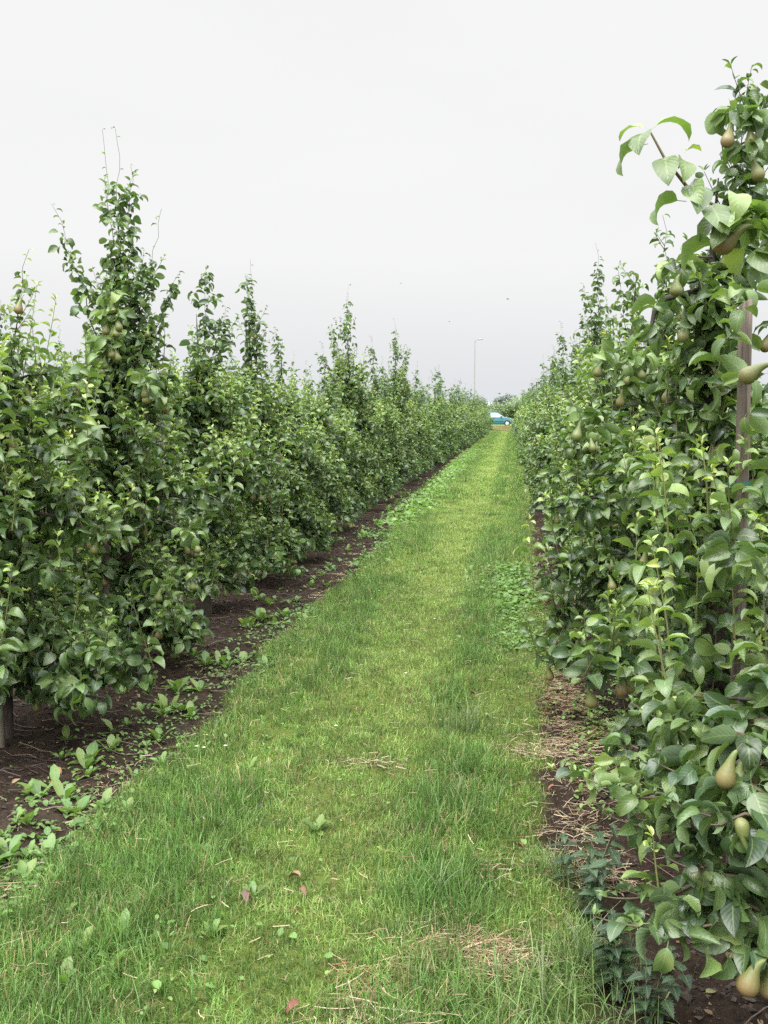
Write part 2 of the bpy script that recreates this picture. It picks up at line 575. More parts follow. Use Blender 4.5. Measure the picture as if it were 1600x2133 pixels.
        for i in range(nb):
            z = zb + (hedge - zb - .12) * ((i + r.random()) / nb) ** .92
            zz = (z - zb) / (hedge - zb)
            f = (1.0 if zz < .5 else 1.0 - .62 * (zz - .5) / .5) * r.choice((1, 1, .8, 1.12))
            f *= .82 + .18 * min(1, zz * 4)
            az = i * 2.4 + r.uniform(-.5, .5)
            ca, sa = abs(math.cos(az)), abs(math.sin(az))
            Ln = f / math.sqrt((ca / wx) ** 2 + (sa / wy) ** 2) * r.uniform(.62, 1.05)
            if env: Ln *= env(z, az)
            if Ln < .08: continue
            k = min(11, int((z + .04) / (H + .02) * 12)); base = pts[k].copy(); base.z = z
            self.branch(base, az, Ln, r.uniform(-.1, .5) - .45 * (z < .75), .013 * (1 - .5 * zz) + .003, dens,
                        .28 + .34 * min(1, zz * 1.6), young * (.72 + .45 * zz), pear, zmin=r.uniform(.12, .30), shl=(.10, .30 + .16 * r.random()))

    def finish(self, parent, pears=True, maxp=60):
        mt = M_LEAF if self.hi else M_FARLEAF
        t = link("trunk", self.tr.build("trunk", M_BARK), parent)
        objs = [t]
        a, b = self.br, self.tw
        me = np_mesh("branches", np.concatenate(a.v + b.v), [np.concatenate(a.f), np.concatenate(b.f) + a.n], [M_BARK, M_TWIG], np.concatenate(a.c + b.c),
                     mat_idx=[0] * sum(len(q) for q in a.f) + [1] * sum(len(q) for q in b.f))
        objs.append(link("branches", me, parent))
        objs.append(link("crown", self.lv.build("crown", mt, self.hi), parent))
        if pears:
            ps = list(self.pears); self.r.shuffle(ps)
            for q in self.hero + ps[:maxp]:
                link("pear", self.r.choice(PEARS), parent, q, (self.r.uniform(-.35, .35), self.r.uniform(-.35, .35), self.r.uniform(0, 6.28)),
                     (self.r.uniform(.68, .92),) * 3)
        return objs


# ================================================================== SETTING
# ground sheet
def lines(a, b, fine0, fine1, step, grow=1.16):
    xs = list(np.arange(fine0, fine1 + 1e-6, step))
    s = step; x = xs[-1]
    while x < b:
        s *= grow; x += s; xs.append(min(x, b))
    s = step; x = xs[0]; left = []
    while x > a:
        s *= grow; x -= s; left.append(max(x, a))
    return np.array(left[::-1] + xs)


gx = lines(-1200, 1200, -4.2, 1.9, .028, 1.1)
ys = list(np.arange(1.8, 9, .028)); s = .028
while ys[-1] < 2500:
    s = min(s * 1.02, 400) if ys[-1] < 90 else s * 1.25
    ys.append(ys[-1] + s)
ys = [-300, -40, -6, -1, .8, 1.5] + ys
gy = np.array(ys)
GX, GY = np.meshgrid(gx, gy)
GZ = np.where((GX > -9) & (GX < 7) & (GY > 1.5), ground_z(GX, GY), .26 * sstep(93, 101, GY))
SM = soil_mask(GX, GY)
nx, ny = len(gx), len(gy)
idx = np.arange(nx * ny).reshape(ny, nx)
F = np.stack([idx[:-1, :-1], idx[:-1, 1:], idx[1:, 1:], idx[1:, :-1]], -1).reshape(-1, 4)

m, nt, out = newmat("ground"); L = nt.links.new
geo = N(nt, "ShaderNodeNewGeometry")
at_ = N(nt, "ShaderNodeAttribute", attribute_name="col")
sx = N(nt, "ShaderNodeSeparateColor"); L(at_.outputs["Color"], sx.inputs[0])
n1 = N(nt, "ShaderNodeTexNoise", Scale=14.0, Detail=8.0, Roughness=.7); L(geo.outputs["Position"], n1.inputs["Vector"])
n2 = N(nt, "ShaderNodeTexNoise", Scale=2.3, Detail=5.0); L(geo.outputs["Position"], n2.inputs["Vector"])
n3 = N(nt, "ShaderNodeTexNoise", Scale=110.0, Detail=3.0); L(geo.outputs["Position"], n3.inputs["Vector"])
r1 = N(nt, "ShaderNodeValToRGB"); e = r1.color_ramp.elements
e[0].position = .3; e[0].color = (.007, .005, .004, 1); e[1].position = .72; e[1].color = (.052, .037, .027, 1)
L(n1.outputs["Fac"], r1.inputs[0])
soil = mixc(nt, 'MULTIPLY', .8, r1.outputs[0], mixc(nt, 'MIX', n3.outputs["Fac"], (.35, .35, .35), (1.5, 1.45, 1.4)))
r2 = N(nt, "ShaderNodeMapRange"); r2.inputs[1].default_value = .48; r2.inputs[2].default_value = .66; L(n2.outputs["Fac"], r2.inputs[0])
soil = mixc(nt, 'MIX', math_(nt, 'MULTIPLY', r2.outputs[0], .55), soil, (.055, .042, .030))
r3 = N(nt, "ShaderNodeValToRGB"); e = r3.color_ramp.elements
e[0].position = .3; e[0].color = (.10, .16, .035, 1); e[1].position = .7; e[1].color = (.20, .28, .065, 1)
L(n1.outputs["Fac"], r3.inputs[0])
gr = mixc(nt, 'MULTIPLY', .5, r3.outputs[0], mixc(nt, 'MIX', n2.outputs["Fac"], (.6, .65, .6), (1.4, 1.3, 1.2)))
# under the near blades the ground colour is darker, further off it is lighter
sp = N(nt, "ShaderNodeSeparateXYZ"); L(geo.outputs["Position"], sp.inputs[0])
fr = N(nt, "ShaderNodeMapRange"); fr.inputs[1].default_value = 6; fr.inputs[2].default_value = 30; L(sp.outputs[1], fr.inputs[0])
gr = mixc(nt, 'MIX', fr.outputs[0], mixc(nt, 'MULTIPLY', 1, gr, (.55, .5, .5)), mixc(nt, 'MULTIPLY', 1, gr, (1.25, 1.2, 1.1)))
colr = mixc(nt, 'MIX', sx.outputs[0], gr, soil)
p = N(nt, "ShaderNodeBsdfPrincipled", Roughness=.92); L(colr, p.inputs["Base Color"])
p.inputs["Specular IOR Level"].default_value = .08
b = N(nt, "ShaderNodeBump", Strength=1.0, Distance=.025)
L(math_(nt, 'ADD', n1.outputs["Fac"], math_(nt, 'MULTIPLY', n3.outputs["Fac"], .4)), b.inputs["Height"]); L(b.outputs[0], p.inputs["Normal"])
L(p.outputs[0], out.inputs[0])
M_GROUND = m
gcol = np.stack([SM, SM, SM], -1).reshape(-1, 3)
tag(link("ground", np_mesh("ground", np.stack([GX, GY, GZ], -1).reshape(-1, 3), F, M_GROUND, gcol)), kind="structure")


def box_mesh(name, x0, x1, y0, y1, z0, z1, mat):
    V = [(x, y, z) for z in (z0, z1) for y in (y0, y1) for x in (x0, x1)]
    Fq = [(0, 2, 3, 1), (4, 5, 7, 6), (0, 1, 5, 4), (2, 6, 7, 3), (0, 4, 6, 2), (1, 3, 7, 5)]
    return np_mesh(name, np.array(V), np.array(Fq), mat, smooth=False)


M_ASPH = noise_mat("asphalt", (.04, .04, .042), (.065, .065, .066), 60, .85, .2)
tag(link("road", box_mesh("road", -500, 500, 103.5, 110.5, -.3, .3, M_ASPH)), kind="structure")
M_PAINT = plain("road_paint", (.7, .7, .68), .6)
V = []; Fq = []
for i in range(60):
    x0 = -240 + i * 8
    n = len(V); V += [(x0, 106.9, .304), (x0 + 3, 106.9, .304), (x0 + 3, 107.05, .304), (x0, 107.05, .304)]; Fq.append((n, n + 1, n + 2, n + 3))
for yy in (103.8, 110.1):
    n = len(V); V += [(-500, yy, .304), (500, yy, .304), (500, yy + .12, .304), (-500, yy + .12, .304)]; Fq.append((n, n + 1, n + 2, n + 3))
tag(link("road_markings", np_mesh("road_markings", np.array(V), np.array(Fq), M_PAINT, smooth=False)), kind="structure")


# ------------------------------------------------------------------ grass
def blades(X, Y, Hh, W, C, lean=.6, nseg=3, z0=None, bend=1.0, sink=.004):
    n = len(X)
    Z = ground_z(X, Y) - sink if z0 is None else z0
    az = nr.uniform(0, 2 * PI, n)
    face = az + nr.normal(0, .5, n)
    ln = np.abs(nr.normal(0, lean, n)).clip(0, 1.45)
    rows = []
    px, py, pz = X.copy(), Y.copy(), Z.copy()
    for j in range(nseg + 1):
        t = j / nseg
        if j:
            a = ln * (.35 + bend * t)
            px = px + np.cos(az) * np.sin(a) * Hh / nseg; py = py + np.sin(az) * np.sin(a) * Hh / nseg
            pz = pz + np.cos(a) * Hh / nseg
        w = W * (1 - t ** 1.6) * .5 + .0002
        dx = -np.sin(face) * w; dy = np.cos(face) * w
        rows.append(np.stack([np.stack([px - dx, py - dy, pz], 1), np.stack([px + dx, py + dy, pz], 1)], 1))
    V = np.stack(rows, 1).reshape(-1, 3)
    k = (nseg + 1) * 2
    q = np.array([[2 * j, 2 * j + 1, 2 * j + 3, 2 * j + 2] for j in range(nseg)])
    Fc = ((np.arange(n) * k)[:, None, None] + q[None]).reshape(-1, 4)
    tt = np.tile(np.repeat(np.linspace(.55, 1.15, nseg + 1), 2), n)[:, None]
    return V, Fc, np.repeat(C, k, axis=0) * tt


def grass_col(X, Y, dry=.05):
    n = len(X)
    base = np.array([(.105, .215, .036), (.14, .25, .048), (.19, .285, .066), (.07, .15, .03)])
    c = base[nr.integers(0, 4, n)]
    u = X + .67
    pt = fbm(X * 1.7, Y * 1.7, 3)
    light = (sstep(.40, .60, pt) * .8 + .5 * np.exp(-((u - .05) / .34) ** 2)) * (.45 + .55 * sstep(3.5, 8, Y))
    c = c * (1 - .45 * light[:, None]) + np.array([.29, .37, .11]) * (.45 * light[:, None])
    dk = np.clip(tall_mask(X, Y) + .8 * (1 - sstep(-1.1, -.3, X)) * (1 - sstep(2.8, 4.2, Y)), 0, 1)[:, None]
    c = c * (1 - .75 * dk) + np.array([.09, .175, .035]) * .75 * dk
    d = nr.random(n) < dry * (1 + 2.5 * sstep(.5, .7, fbm(X * 5 + 3, Y * 5, 2)))
    c[d] = np.array([.36, .29, .15]) * nr.uniform(.6, 1.2, (d.sum(), 1))
    cl = (.72 + .56 * sstep(.3, .7, fbm(X * 11, Y * 11, 2)))[:, None]
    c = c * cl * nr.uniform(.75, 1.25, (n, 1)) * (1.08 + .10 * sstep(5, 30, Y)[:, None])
    return c


def tall_mask(X, Y):
    w = (fbm(X * 2.5 + 40, Y * 1.3, 3) - .5) * .5
    a = np.exp(-((X + .22 + w * .4) / .16) ** 2) * sstep(.42, .6, fbm(X * 1.2 + 7, Y * .9 + 3, 3) + .06)
    b_ = np.exp(-((X + 1.2 + w * .5) / .2) ** 2) * sstep(.42, .62, fbm(X * 1.2, Y * .8, 3) + .06)
    e_ = np.exp(-((X + 1.5) / .12) ** 2) * .5
    g_ = np.exp(-((X - .12) / .14) ** 2) * .6 * sstep(9, 13, Y)
    return np.clip(a * 1.1 + b_ + e_ + g_, 0, 1)


VS, FS, CS = [], [], []
nv = 0
for (y0, y1, dens, h, w, ns) in ((2.1, 3.2, 17000, .036, .0027, 3), (3.2, 5, 12500, .036, .003, 3), (5, 9, 7000, .038, .0038, 2), (9, 18, 3000, .044, .0055, 2),
                                 (18, 40, 1300, .05, .010, 2), (40, END + 3, 420, .06, .020, 2)):
    n = int((y1 - y0) * 2.6 * dens)
    X = nr.uniform(-1.95, .65, n); Y = nr.uniform(y0, y1, n)
    ms = soil_mask(X, Y)
    keep = nr.random(n) > ms * 1.02
    worn = sstep(.60, .72, fbm(X * 4 + 70, Y * 4, 3)) * .5
    keep &= nr.random(n) > worn
    X = X[keep]; Y = Y[keep]
    tm = tall_mask(X, Y)
    Hh = h * nr.uniform(.5, 1.35, len(X)) * (.75 + .5 * fbm(X * 6, Y * 6, 2)) * (1 + 1.35 * tm)
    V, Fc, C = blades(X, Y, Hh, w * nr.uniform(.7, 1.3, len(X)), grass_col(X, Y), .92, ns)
    VS.append(V); FS.append(Fc + nv); CS.append(C); nv += len(V)
# a denser second coat of long blades in the tall tracks
n = 52000
X = nr.uniform(-1.7, .35, n); Y = 2.2 + 14 * nr.random(n) ** 1.6
keep = nr.random(n) < tall_mask(X, Y) * .75 * (1 - soil_mask(X, Y))
X = X[keep]; Y = Y[keep]
c = np.array([(.07, .16, .035), (.10, .21, .05), (.15, .27, .08)])[nr.integers(0, 3, len(X))] * nr.uniform(.7, 1.3, (len(X), 1))
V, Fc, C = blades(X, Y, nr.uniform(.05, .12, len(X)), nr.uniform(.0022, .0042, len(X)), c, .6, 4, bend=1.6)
VS.append(V); FS.append(Fc + nv); CS.append(C); nv += len(V)
tag(link("grass", np_mesh("grass", np.concatenate(VS), np.concatenate(FS), M_GRASS, np.concatenate(CS))),
    "mown green grass of the path running between the pear rows", "grass", kind="stuff")

# verge of rough grass before the road
VS, FS, CS = [], [], []; nv = 0
n = 60000
X = nr.uniform(-14, 12, n); Y = nr.uniform(END + 1, 103.3, n)
dry = sstep(90, 93, Y) * (1 - sstep(98, 101, Y)) * sstep(.35, .55, fbm(X * .5, Y * .3, 3))
c = np.array([.13, .20, .06]) * (1 - dry[:, None]) + np.array([.30, .22, .11]) * dry[:, None]
c = c * nr.uniform(.7, 1.3, (n, 1))
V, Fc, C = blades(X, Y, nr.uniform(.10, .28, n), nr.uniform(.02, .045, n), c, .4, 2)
tag(link("verge_grass", np_mesh("verge_grass", V, Fc, M_GRASS, C)), "rough grass verge browning in front of the road", "grass", kind="stuff")


# straw
def straw(n, sampler, Ls=(.04, .13), col=((.36, .29, .18), (.22, .16, .10), (.44, .37, .25), (.18, .11, .07)), w=(.0012, .0026), zt=.02):
    V = []; Fc = []; C = []
    P = sampler(n); n = len(P)
    X, Y = P[:, 0], P[:, 1]
    az = nr.uniform(0, 2 * PI, n); Ln = nr.uniform(*Ls, n)
    Zb = ground_z(X, Y) + nr.uniform(0, zt, n); el = nr.normal(.05, .22, n)
    W = nr.uniform(*w, n) * .5
    bend = nr.normal(0, .5, n)
    rows = []; px, py, pz = X, Y, Zb
    for j in range(4):
        a = az + bend * j / 3
        if j:
            px = px + np.cos(a) * Ln / 3; py = py + np.sin(a) * Ln / 3; pz = pz + np.sin(el - .25 * j * el) * Ln / 3
        g = ground_z(px, py) + .004
        pz = np.maximum(pz, g)
        dx, dy = -np.sin(a) * W, np.cos(a) * W
        rows.append(np.stack([np.stack([px - dx, py - dy, pz], 1), np.stack([px + dx, py + dy, pz + .001], 1)], 1))
    V = np.stack(rows, 1).reshape(-1, 3)
    q = np.array([[2 * j, 2 * j + 1, 2 * j + 3, 2 * j + 2] for j in range(3)])
    Fc = ((np.arange(n) * 8)[:, None, None] + q[None]).reshape(-1, 4)
    cc = np.array(col)[nr.integers(0, len(col), n)] * nr.uniform(.6, 1.25, (n, 1))
    return V, Fc, np.repeat(cc, 8, axis=0)


def blob(cx, cy, sx_, sy_):
    def f(n):
        P = np.stack([nr.normal(cx, sx_, n), nr.normal(cy, sy_, n)], 1)
        return P
    return f


def strip(n):
    Y = 3.3 + 12 * nr.random(n) ** 1.7
    X = nr.normal(.30, .10, n) + .04 * np.sin(Y * 3)
    k = (fbm(X * 3 + 2, Y * 2.2, 3) > .47) | (nr.random(n) < .15)
    return np.stack([X[k], Y[k]], 1)


def strip_l(n):
    Y = 2.6 + 9 * nr.random(n) ** 1.5
    X = nr.normal(-1.68, .09, n)
    k = fbm(X * 4 + 2, Y * 3, 3) > .55
    return np.stack([X[k], Y[k]], 1)


def allover(n):
    Y = 2.3 + 8 * nr.random(n) ** 1.5
    return np.stack([nr.uniform(-1.6, .3, n), Y], 1)


VS, FS, CS = [], [], []; nv = 0
for n, s_, kw in ((4200, strip, dict(Ls=(.025, .08), w=(.0009, .002))), (1800, strip_l, dict(Ls=(.03, .08))), (1500, allover, dict(zt=.045, Ls=(.02, .07), w=(.0008, .002))),
                  (1500, blob(-.13, 2.80, .10, .06), dict(zt=.03, Ls=(.03, .09), w=(.0008, .002), col=((.36, .28, .17), (.42, .34, .22), (.24, .15, .09))))
                  , (220, blob(-.36, 2.62, .07, .05), dict(zt=.02, Ls=(.02, .06), w=(.0008, .0018), col=((.26, .13, .08), (.32, .24, .15)))), (900, blob(.24, 4.70, .11, .14), dict(zt=.03, Ls=(.02, .07), w=(.0009, .002))),
                  (300, blob(.05, 4.62, .09, .05), dict(zt=.025, Ls=(.02, .07), w=(.0009, .002))), (1000, blob(.30, 5.6, .08, .3), dict(Ls=(.02, .07), w=(.001, .002), col=((.24, .14, .08), (.30, .22, .13)))),
                  (160, blob(-.62, 4.33, .10, .05), dict(zt=.03, Ls=(.02, .06))), (70, blob(-.05, 3.35, .05, .07), dict(zt=.05, Ls=(.03, .08), w=(.0008, .0018))), (250, blob(-.32, 2.45, .1, .06), dict(zt=.04))):
    V, Fc, C = straw(n, s_, **kw)
    VS.append(V); FS.append(Fc + nv); CS.append(C); nv += len(V)
tag(link("dry_straw", np_mesh("dry_straw", np.concatenate(VS), np.concatenate(FS), M_STRAW, np.concatenate(CS))),
    "dry brown cut grass lying in mats on the path and along its edges", "straw", kind="stuff")

# prunings on the soil
tb = Tubes(4)
for i in range(420):
    left = i % 4 != 0
    y = 2.7 + 15 * rnd.random() ** 1.6
    x = rnd.gauss(-2.2, .33) if left else rnd.gauss(.75, .25)
    a = rnd.uniform(-.6, .6) + (PI if rnd.random() < .5 else 0); Ln = rnd.uniform(.08, .5); k = 6; pts = []
    for j in range(k):
        pts.append((x, y, float(ground_z(np.array(x), np.array(y))) + .006 + .012 * rnd.random()))
        a += rnd.uniform(-.25, .25); x += math.cos(a) * Ln / k; y += math.sin(a) * Ln / k
    r0 = rnd.uniform(.0018, .0045)
    tb.add(pts, [r0, r0 * .4], rnd.choice(((.05, .035, .03), (.09, .065, .05), (.035, .022, .02), (.16, .12, .09))))
tag(link("prunings", tb.build("prunings", M_TWIG)), "thin dark cut twigs littering the bare soil under the rows", "twigs", kind="stuff")

# crumbs and clods of soil
V = []; Fq = []
OC = np.array([(1, 0, 0), (-1, 0, 0), (0, 1, 0), (0, -1, 0), (0, 0, 1), (0, 0, -1)], dtype=float)
OT = np.array([(0, 2, 4), (2, 1, 4), (1, 3, 4), (3, 0, 4), (2, 0, 5), (1, 2, 5), (3, 1, 5), (0, 3, 5)])
n = 26000
X = np.where(nr.random(n) < .62, nr.normal(-2.25, .38, n), nr.normal(.75, .25, n)); Y = 2.3 + 14 * nr.random(n) ** 1.6
k_ = nr.random(n) < soil_mask(X, Y); X = X[k_]; Y = Y[k_]; n = len(X)
S_ = (.003 + .013 * nr.random(n) ** 5)[:, None, None]
V = OC[None] * S_ * nr.uniform(.5, 1.4, (n, 6, 1)) * np.array([1.2, 1, .7]) + nr.normal(0, .25, (n, 6, 3)) * S_
V = V + np.stack([X, Y, ground_z(X, Y) + .002], 1)[:, None]
Fc = (np.arange(n) * 6)[:, None, None] + OT[None]
M_CLOD = noise_mat("soil_crumbs", (.012, .009, .007), (.070, .052, .042), 9, .95, .2)
tag(link("soil_crumbs", np_mesh("soil_crumbs", V.reshape(-1, 3), Fc.reshape(-1, 3), M_CLOD, smooth=False)), "loose crumbs of dark soil on the bare strips", "soil", kind="stuff")

# ground cover: small round-leaved weeds
lv = Leaves()


def cover(n, sampler, L=(.015, .035), cols=((.14, .25, .06), (.18, .30, .08), (.12, .21, .055))):
    for x, y in sampler(n):
        z = float(ground_z(np.array(x), np.array(y)))
        l = rnd.uniform(*L) * (1 if y < 8 else 1.5)
        c = rnd.choice(cols); k = rnd.uniform(.75, 1.25)
        lv.add((x, y, z + rnd.uniform(.002, .035)), rnd.uniform(0, 6.28), rnd.uniform(-.2, .9), rnd.uniform(.2, 1.3), l, l * rnd.uniform(.3, .42), tuple(v * k for v in c), rnd.uniform(-.3, .3), rnd.uniform(0, .4))


def edge_l(n):
    Y = 2.6 + 22 * nr.random(n) ** 1.3
    X = nr.normal(-1.68, .15, n)
    k = fbm(X * 2.2 + 12, Y * 1.4, 3) > .47
    return np.stack([X[k], Y[k]], 1)


def patch_r(n):
    Y = nr.uniform(6.6, 10.5, n); X = nr.normal(-.0, .13, n) - .02 * (Y - 8)
    return np.stack([X, Y], 1)


cover(5200, edge_l, (.012, .03), ((.09, .175, .045), (.13, .22, .06), (.07, .14, .04)))
cover(700, blob(-1.74, 4.6, .17, .6), (.012, .028), ((.09, .18, .045), (.12, .21, .055)))
cover(1700, patch_r, (.025, .045), ((.09, .18, .035), (.12, .22, .05)))
cover(900, blob(.55, 5.2, .2, .8))
cover(2200, edge_l, (.02, .045), ((.08, .16, .04), (.11, .20, .05)))
cover(500, allover, (.010, .02), ((.12, .23, .05), (.15, .26, .06)))
cover(50, blob(-1.15, 2.85, .28, .3), (.02, .04), ((.09, .19, .04), (.12, .23, .05)))
cover(5000, lambda n: np.stack([nr.normal(-1.62, .14, n), nr.uniform(14, 45, n)], 1), (.04, .07))
tag(link("ground_cover", lv.build("ground_cover", M_WEED, True, ([0, .25, .5, .8, 1], [.15, .8, 1, .7, .1]))),
    "low chickweed and small broad weeds along the soil edges", "ground cover", kind="stuff")

# leaf litter
lt = Leaves()
for i in range(1700):
    y = 2.5 + 13 * rnd.random() ** 1.5
    x = rnd.gauss(-2.2, .36) if rnd.random() < .6 else rnd.gauss(.62, .26)
    l = rnd.uniform(.012, .05); c = rnd.choice(((.16, .09, .05), (.09, .055, .035), (.24, .17, .09), (.05, .035, .025), (.20, .20, .08)))
    lt.add((x, y, float(ground_z(np.array(x), np.array(y))) + .006), rnd.uniform(0, 6.28), rnd.uniform(-.2, .5), rnd.uniform(-.3, 1.2), l, l * rnd.uniform(.2, .34), c, rnd.uniform(-.4, .4), rnd.uniform(0, .8))
tag(link("leaf_litter", lt.build("leaf_litter", M_WEED, True)), "scraps of dead brown leaves littering the bare soil", "leaf litter", kind="stuff")

# moss patch
n = 2500
X = nr.normal(.45, .06, n); Y = nr.normal(5.0, .10, n)
c = np.array([(.14, .16, .03), (.20, .21, .04), (.09, .11, .02)])[nr.integers(0, 3, n)]
V, Fc, C = blades(X, Y, nr.uniform(.006, .016, n), nr.uniform(.003, .006, n), c, .8, 2)
tag(link("moss", np_mesh("moss", V, Fc, M_GRASS, C)), "yellow green moss patch on the soil by the right row", "moss", kind="stuff")


# ================================================================== WEEDS (individual plants)
def weed_variant(seed):
    r = random.Random(seed); lf = Leaves()
    for i in range(r.randint(4, 8)):
        L = r.uniform(.05, .125)
        c = r.choice(((.10, .19, .055), (.13, .23, .06), (.085, .16, .045), (.15, .22, .06)))
        lf.add((r.uniform(-.01, .01), r.uniform(-.01, .01), -.008), i * 2.4 + r.uniform(-.4, .4), r.uniform(.55, 1.4), r.uniform(.2, .9), L, L * r.uniform(.17, .24), c, 0, r.uniform(.1, .5))
    return lf.build("weed_leaves", M_WEED, True, ([0, .18, .35, .6, .85, 1], [.10, .16, .6, 1, .75, .08]), wave=.2)


WV = [weed_variant(100 + i) for i in range(6)]
WG = "broad leaved weeds growing along the edge of the soil"


def weed(x, y, s=1.0, label=None):
    z = float(ground_z(np.array(x), np.array(y)))
    o = link("weed_plant", rnd.choice(WV), None, (x, y, z), (rnd.uniform(-.15, .15), rnd.uniform(-.15, .15), rnd.uniform(0, 6.28)), (s, s, s))
    tag(o, label or ("small broad leaved weed on the soil edge under the left row" if x < -1 else "small broad leaved weed on the soil under the right row" if x > .2 else "broad leaved weed standing in the path grass"), "weed", WG)


for px, py, s in ((60, 1720, 1.15), (110, 1640, 1.4), (175, 1600, 1.2), (60, 1660, 1.0), (140, 1545, 1.0), (235, 1520, 1.2), (155, 1690, 1.1), (210, 1690, 1.0), (35, 1720, .9),
                  (345, 1480, 1.3), (370, 1450, 1.3), (395, 1490, 1.1), (255, 1450, 1.0), (430, 1390, 1.2), (455, 1385, 1.2), (400, 1370, 1.1), (520, 1300, 1.2), (550, 1290, 1.1),
                  (480, 1370, 1.0), (590, 1290, 1.0), (20, 1800, 1.1), (85, 1775, .9), (330, 1540, 1.1), (130, 1580, 1.0)):
    d = at(px, py, 1.0) - Vector((0, 0, CAMZ)); t = -CAMZ / d.z
    weed(d.x * t, d.y * t, s * .78)
for i in range(150):
    y = 2.8 + 18 * rnd.random() ** 1.2
    x = rnd.gauss(-1.80, .20)
    weed(x, y, rnd.choice((.45, .6, .8, 1.0)) * rnd.uniform(.8, 1.1))
for i in range(26):
    y = 3.6 + 7 * rnd.random(); weed(rnd.gauss(.55, .17), y, rnd.uniform(.4, .8))
for px, py, s in ((520, 1610, .8), (660, 1740, .8), (530, 1880, .7), (440, 1960, .8), (260, 1960, .9), (240, 2040, .9), (130, 2060, .9), (440, 1790, .8), 
                  (270, 1700, .8), (180, 2000, .9)):
    d = at(px, py, 1.0) - Vector((0, 0, CAMZ)); t = -CAMZ / d.z
    weed(d.x * t, d.y * t, s * .78)


# daisies
def daisy_mesh():
    lf = Leaves()
    for i in range(9):
        lf.add((0, 0, .035), i * .698, .15, .3, .009, .002, (.8, .8, .78), 0, 0)
    me = lf.build("flower_head", M_WEED, True, ([0, .4, .8, 1], [.5, 1, 1, .3]))
    return me


DM = daisy_mesh()
tbd = Tubes(4); tbd.add([(0, 0, 0), (.002, 0, .018), (0, 0, .035)], [.001, .0008], (.10, .18, .05)); DS = tbd.build("flower_stem", M_TWIG)
for i, (px, py) in enumerate(((410, 1573), (425, 1577), (470, 1570), (790, 1240), (780, 1243), (890, 1190), (960, 1130), (840, 1100), (700, 1530), (915, 1240), (845, 1415), (905, 1300))):
    d = at(px, py, 1.0) - Vector((0, 0, CAMZ)); t = -CAMZ / d.z; x, y = d.x * t, d.y * t
    r_ = tag(empty("daisy", (x, y, float(ground_z(np.array(x), np.array(y)))), i), "tiny white daisy open in the path grass", "flower", "daisies dotted in the path grass")
    link("flower_head", DM, r_); link("flower_stem", DS, r_)

# fallen leaves
M_DEAD = leaf_material("dead_leaf", rough=.7, trans=.05, veins=True)
for px, py, c, L_, lab in ((520, 1878, (.09, .05, .042), .075, "large purplish brown dead leaf lying on the path grass"),
                           (612, 2105, (.14, .04, .03), .055, "dark red fallen leaf nearest the camera in the grass"),
                           (614, 1832, (.20, .12, .07), .06, "pale brown fallen leaf curled in the path grass"),
                           (630, 1865, (.14, .06, .04), .05, "reddish brown leaf beside the purplish dead leaf"),
                           (1083, 1765, (.18, .05, .035), .04, "small bright red leaf near the right grass edge"),
                           (538, 1685, (.05, .04, .04), .06, "blackish dead leaf in the left grass track"),
                           (120, 1594, (.30, .12, .06), .055, "orange brown leaf lying on the soil under left row"),
                           (985, 1448, (.10, .07, .06), .055, "dark clod-like withered leaf beside the tall grass"),
                           (905, 1455, (.10, .08, .06), .05, "withered grey brown leaf in the middle of the path"),
                           (940, 1988, (.24, .12, .07), .04, "rusty leaf resting on the straw mat"),
                           (1142, 1470, (.22, .08, .05), .045, "rusty red leaf in the straw by the right row"),
                           (1150, 1640, (.2, .08, .05), .045, "russet leaf on straw beside the low right branch")):
    d = at(px, py, 1.0) - Vector((0, 0, CAMZ)); t = -(CAMZ - .03) / d.z
    lf = Leaves(); lf.add((-L_ / 2, 0, 0), 0, .6, 1.7, L_, L_ * .30, c, rnd.uniform(-.5, .5), .8)
    x, y = d.x * t, d.y * t
    tag(link("fallen_leaf", lf.build("fallen_leaf", M_DEAD), None, (x, y, float(ground_z(np.array(x), np.array(y))) + .025), (0, 0, rnd.uniform(0, 6.28))), lab, "leaf")


# tall grass tufts
def tuft(x, y, n, h, spread, lab, cols=((.13, .23, .06), (.18, .29, .09), (.23, .32, .12)), lean=.75, seed=0):
    X = nr.normal(x, spread, n); Y = nr.normal(y, spread * .8, n)
    c = np.array(cols)[nr.integers(0, len(cols), n)] * nr.uniform(.6, 1.3, (n, 1))
    V, Fc, C = blades(X, Y, nr.uniform(.45, 1.0, n) * h, nr.uniform(.002, .0042, n), c, lean, 6, bend=1.3)
    V = V - np.array([x, y, 0])
    o = empty("grass_tuft", (x, y, 0)); tag(o, lab, "grass")
    link("blades", np_mesh("blades", V, Fc, M_GRASS, C), o)
    tb_ = Tubes(4); rr = random.Random(seed)
    for i in range(7):
        a = rr.uniform(0, 6.28); le = rr.uniform(.2, .6); pts = []
        hh = h * rr.uniform(1.0, 1.45)
        for j in range(7):
            t = j / 6
            pts.append((math.cos(a) * le * t * t * hh, math.sin(a) * le * t * t * hh, hh * (t - .2 * t * t)))
        tb_.add(pts, [.0013, .0009, .0018, .0012, .0004], (.16, .20, .10))
    link("seed_stalks", tb_.build("seed_stalks", M_TWIG), o)


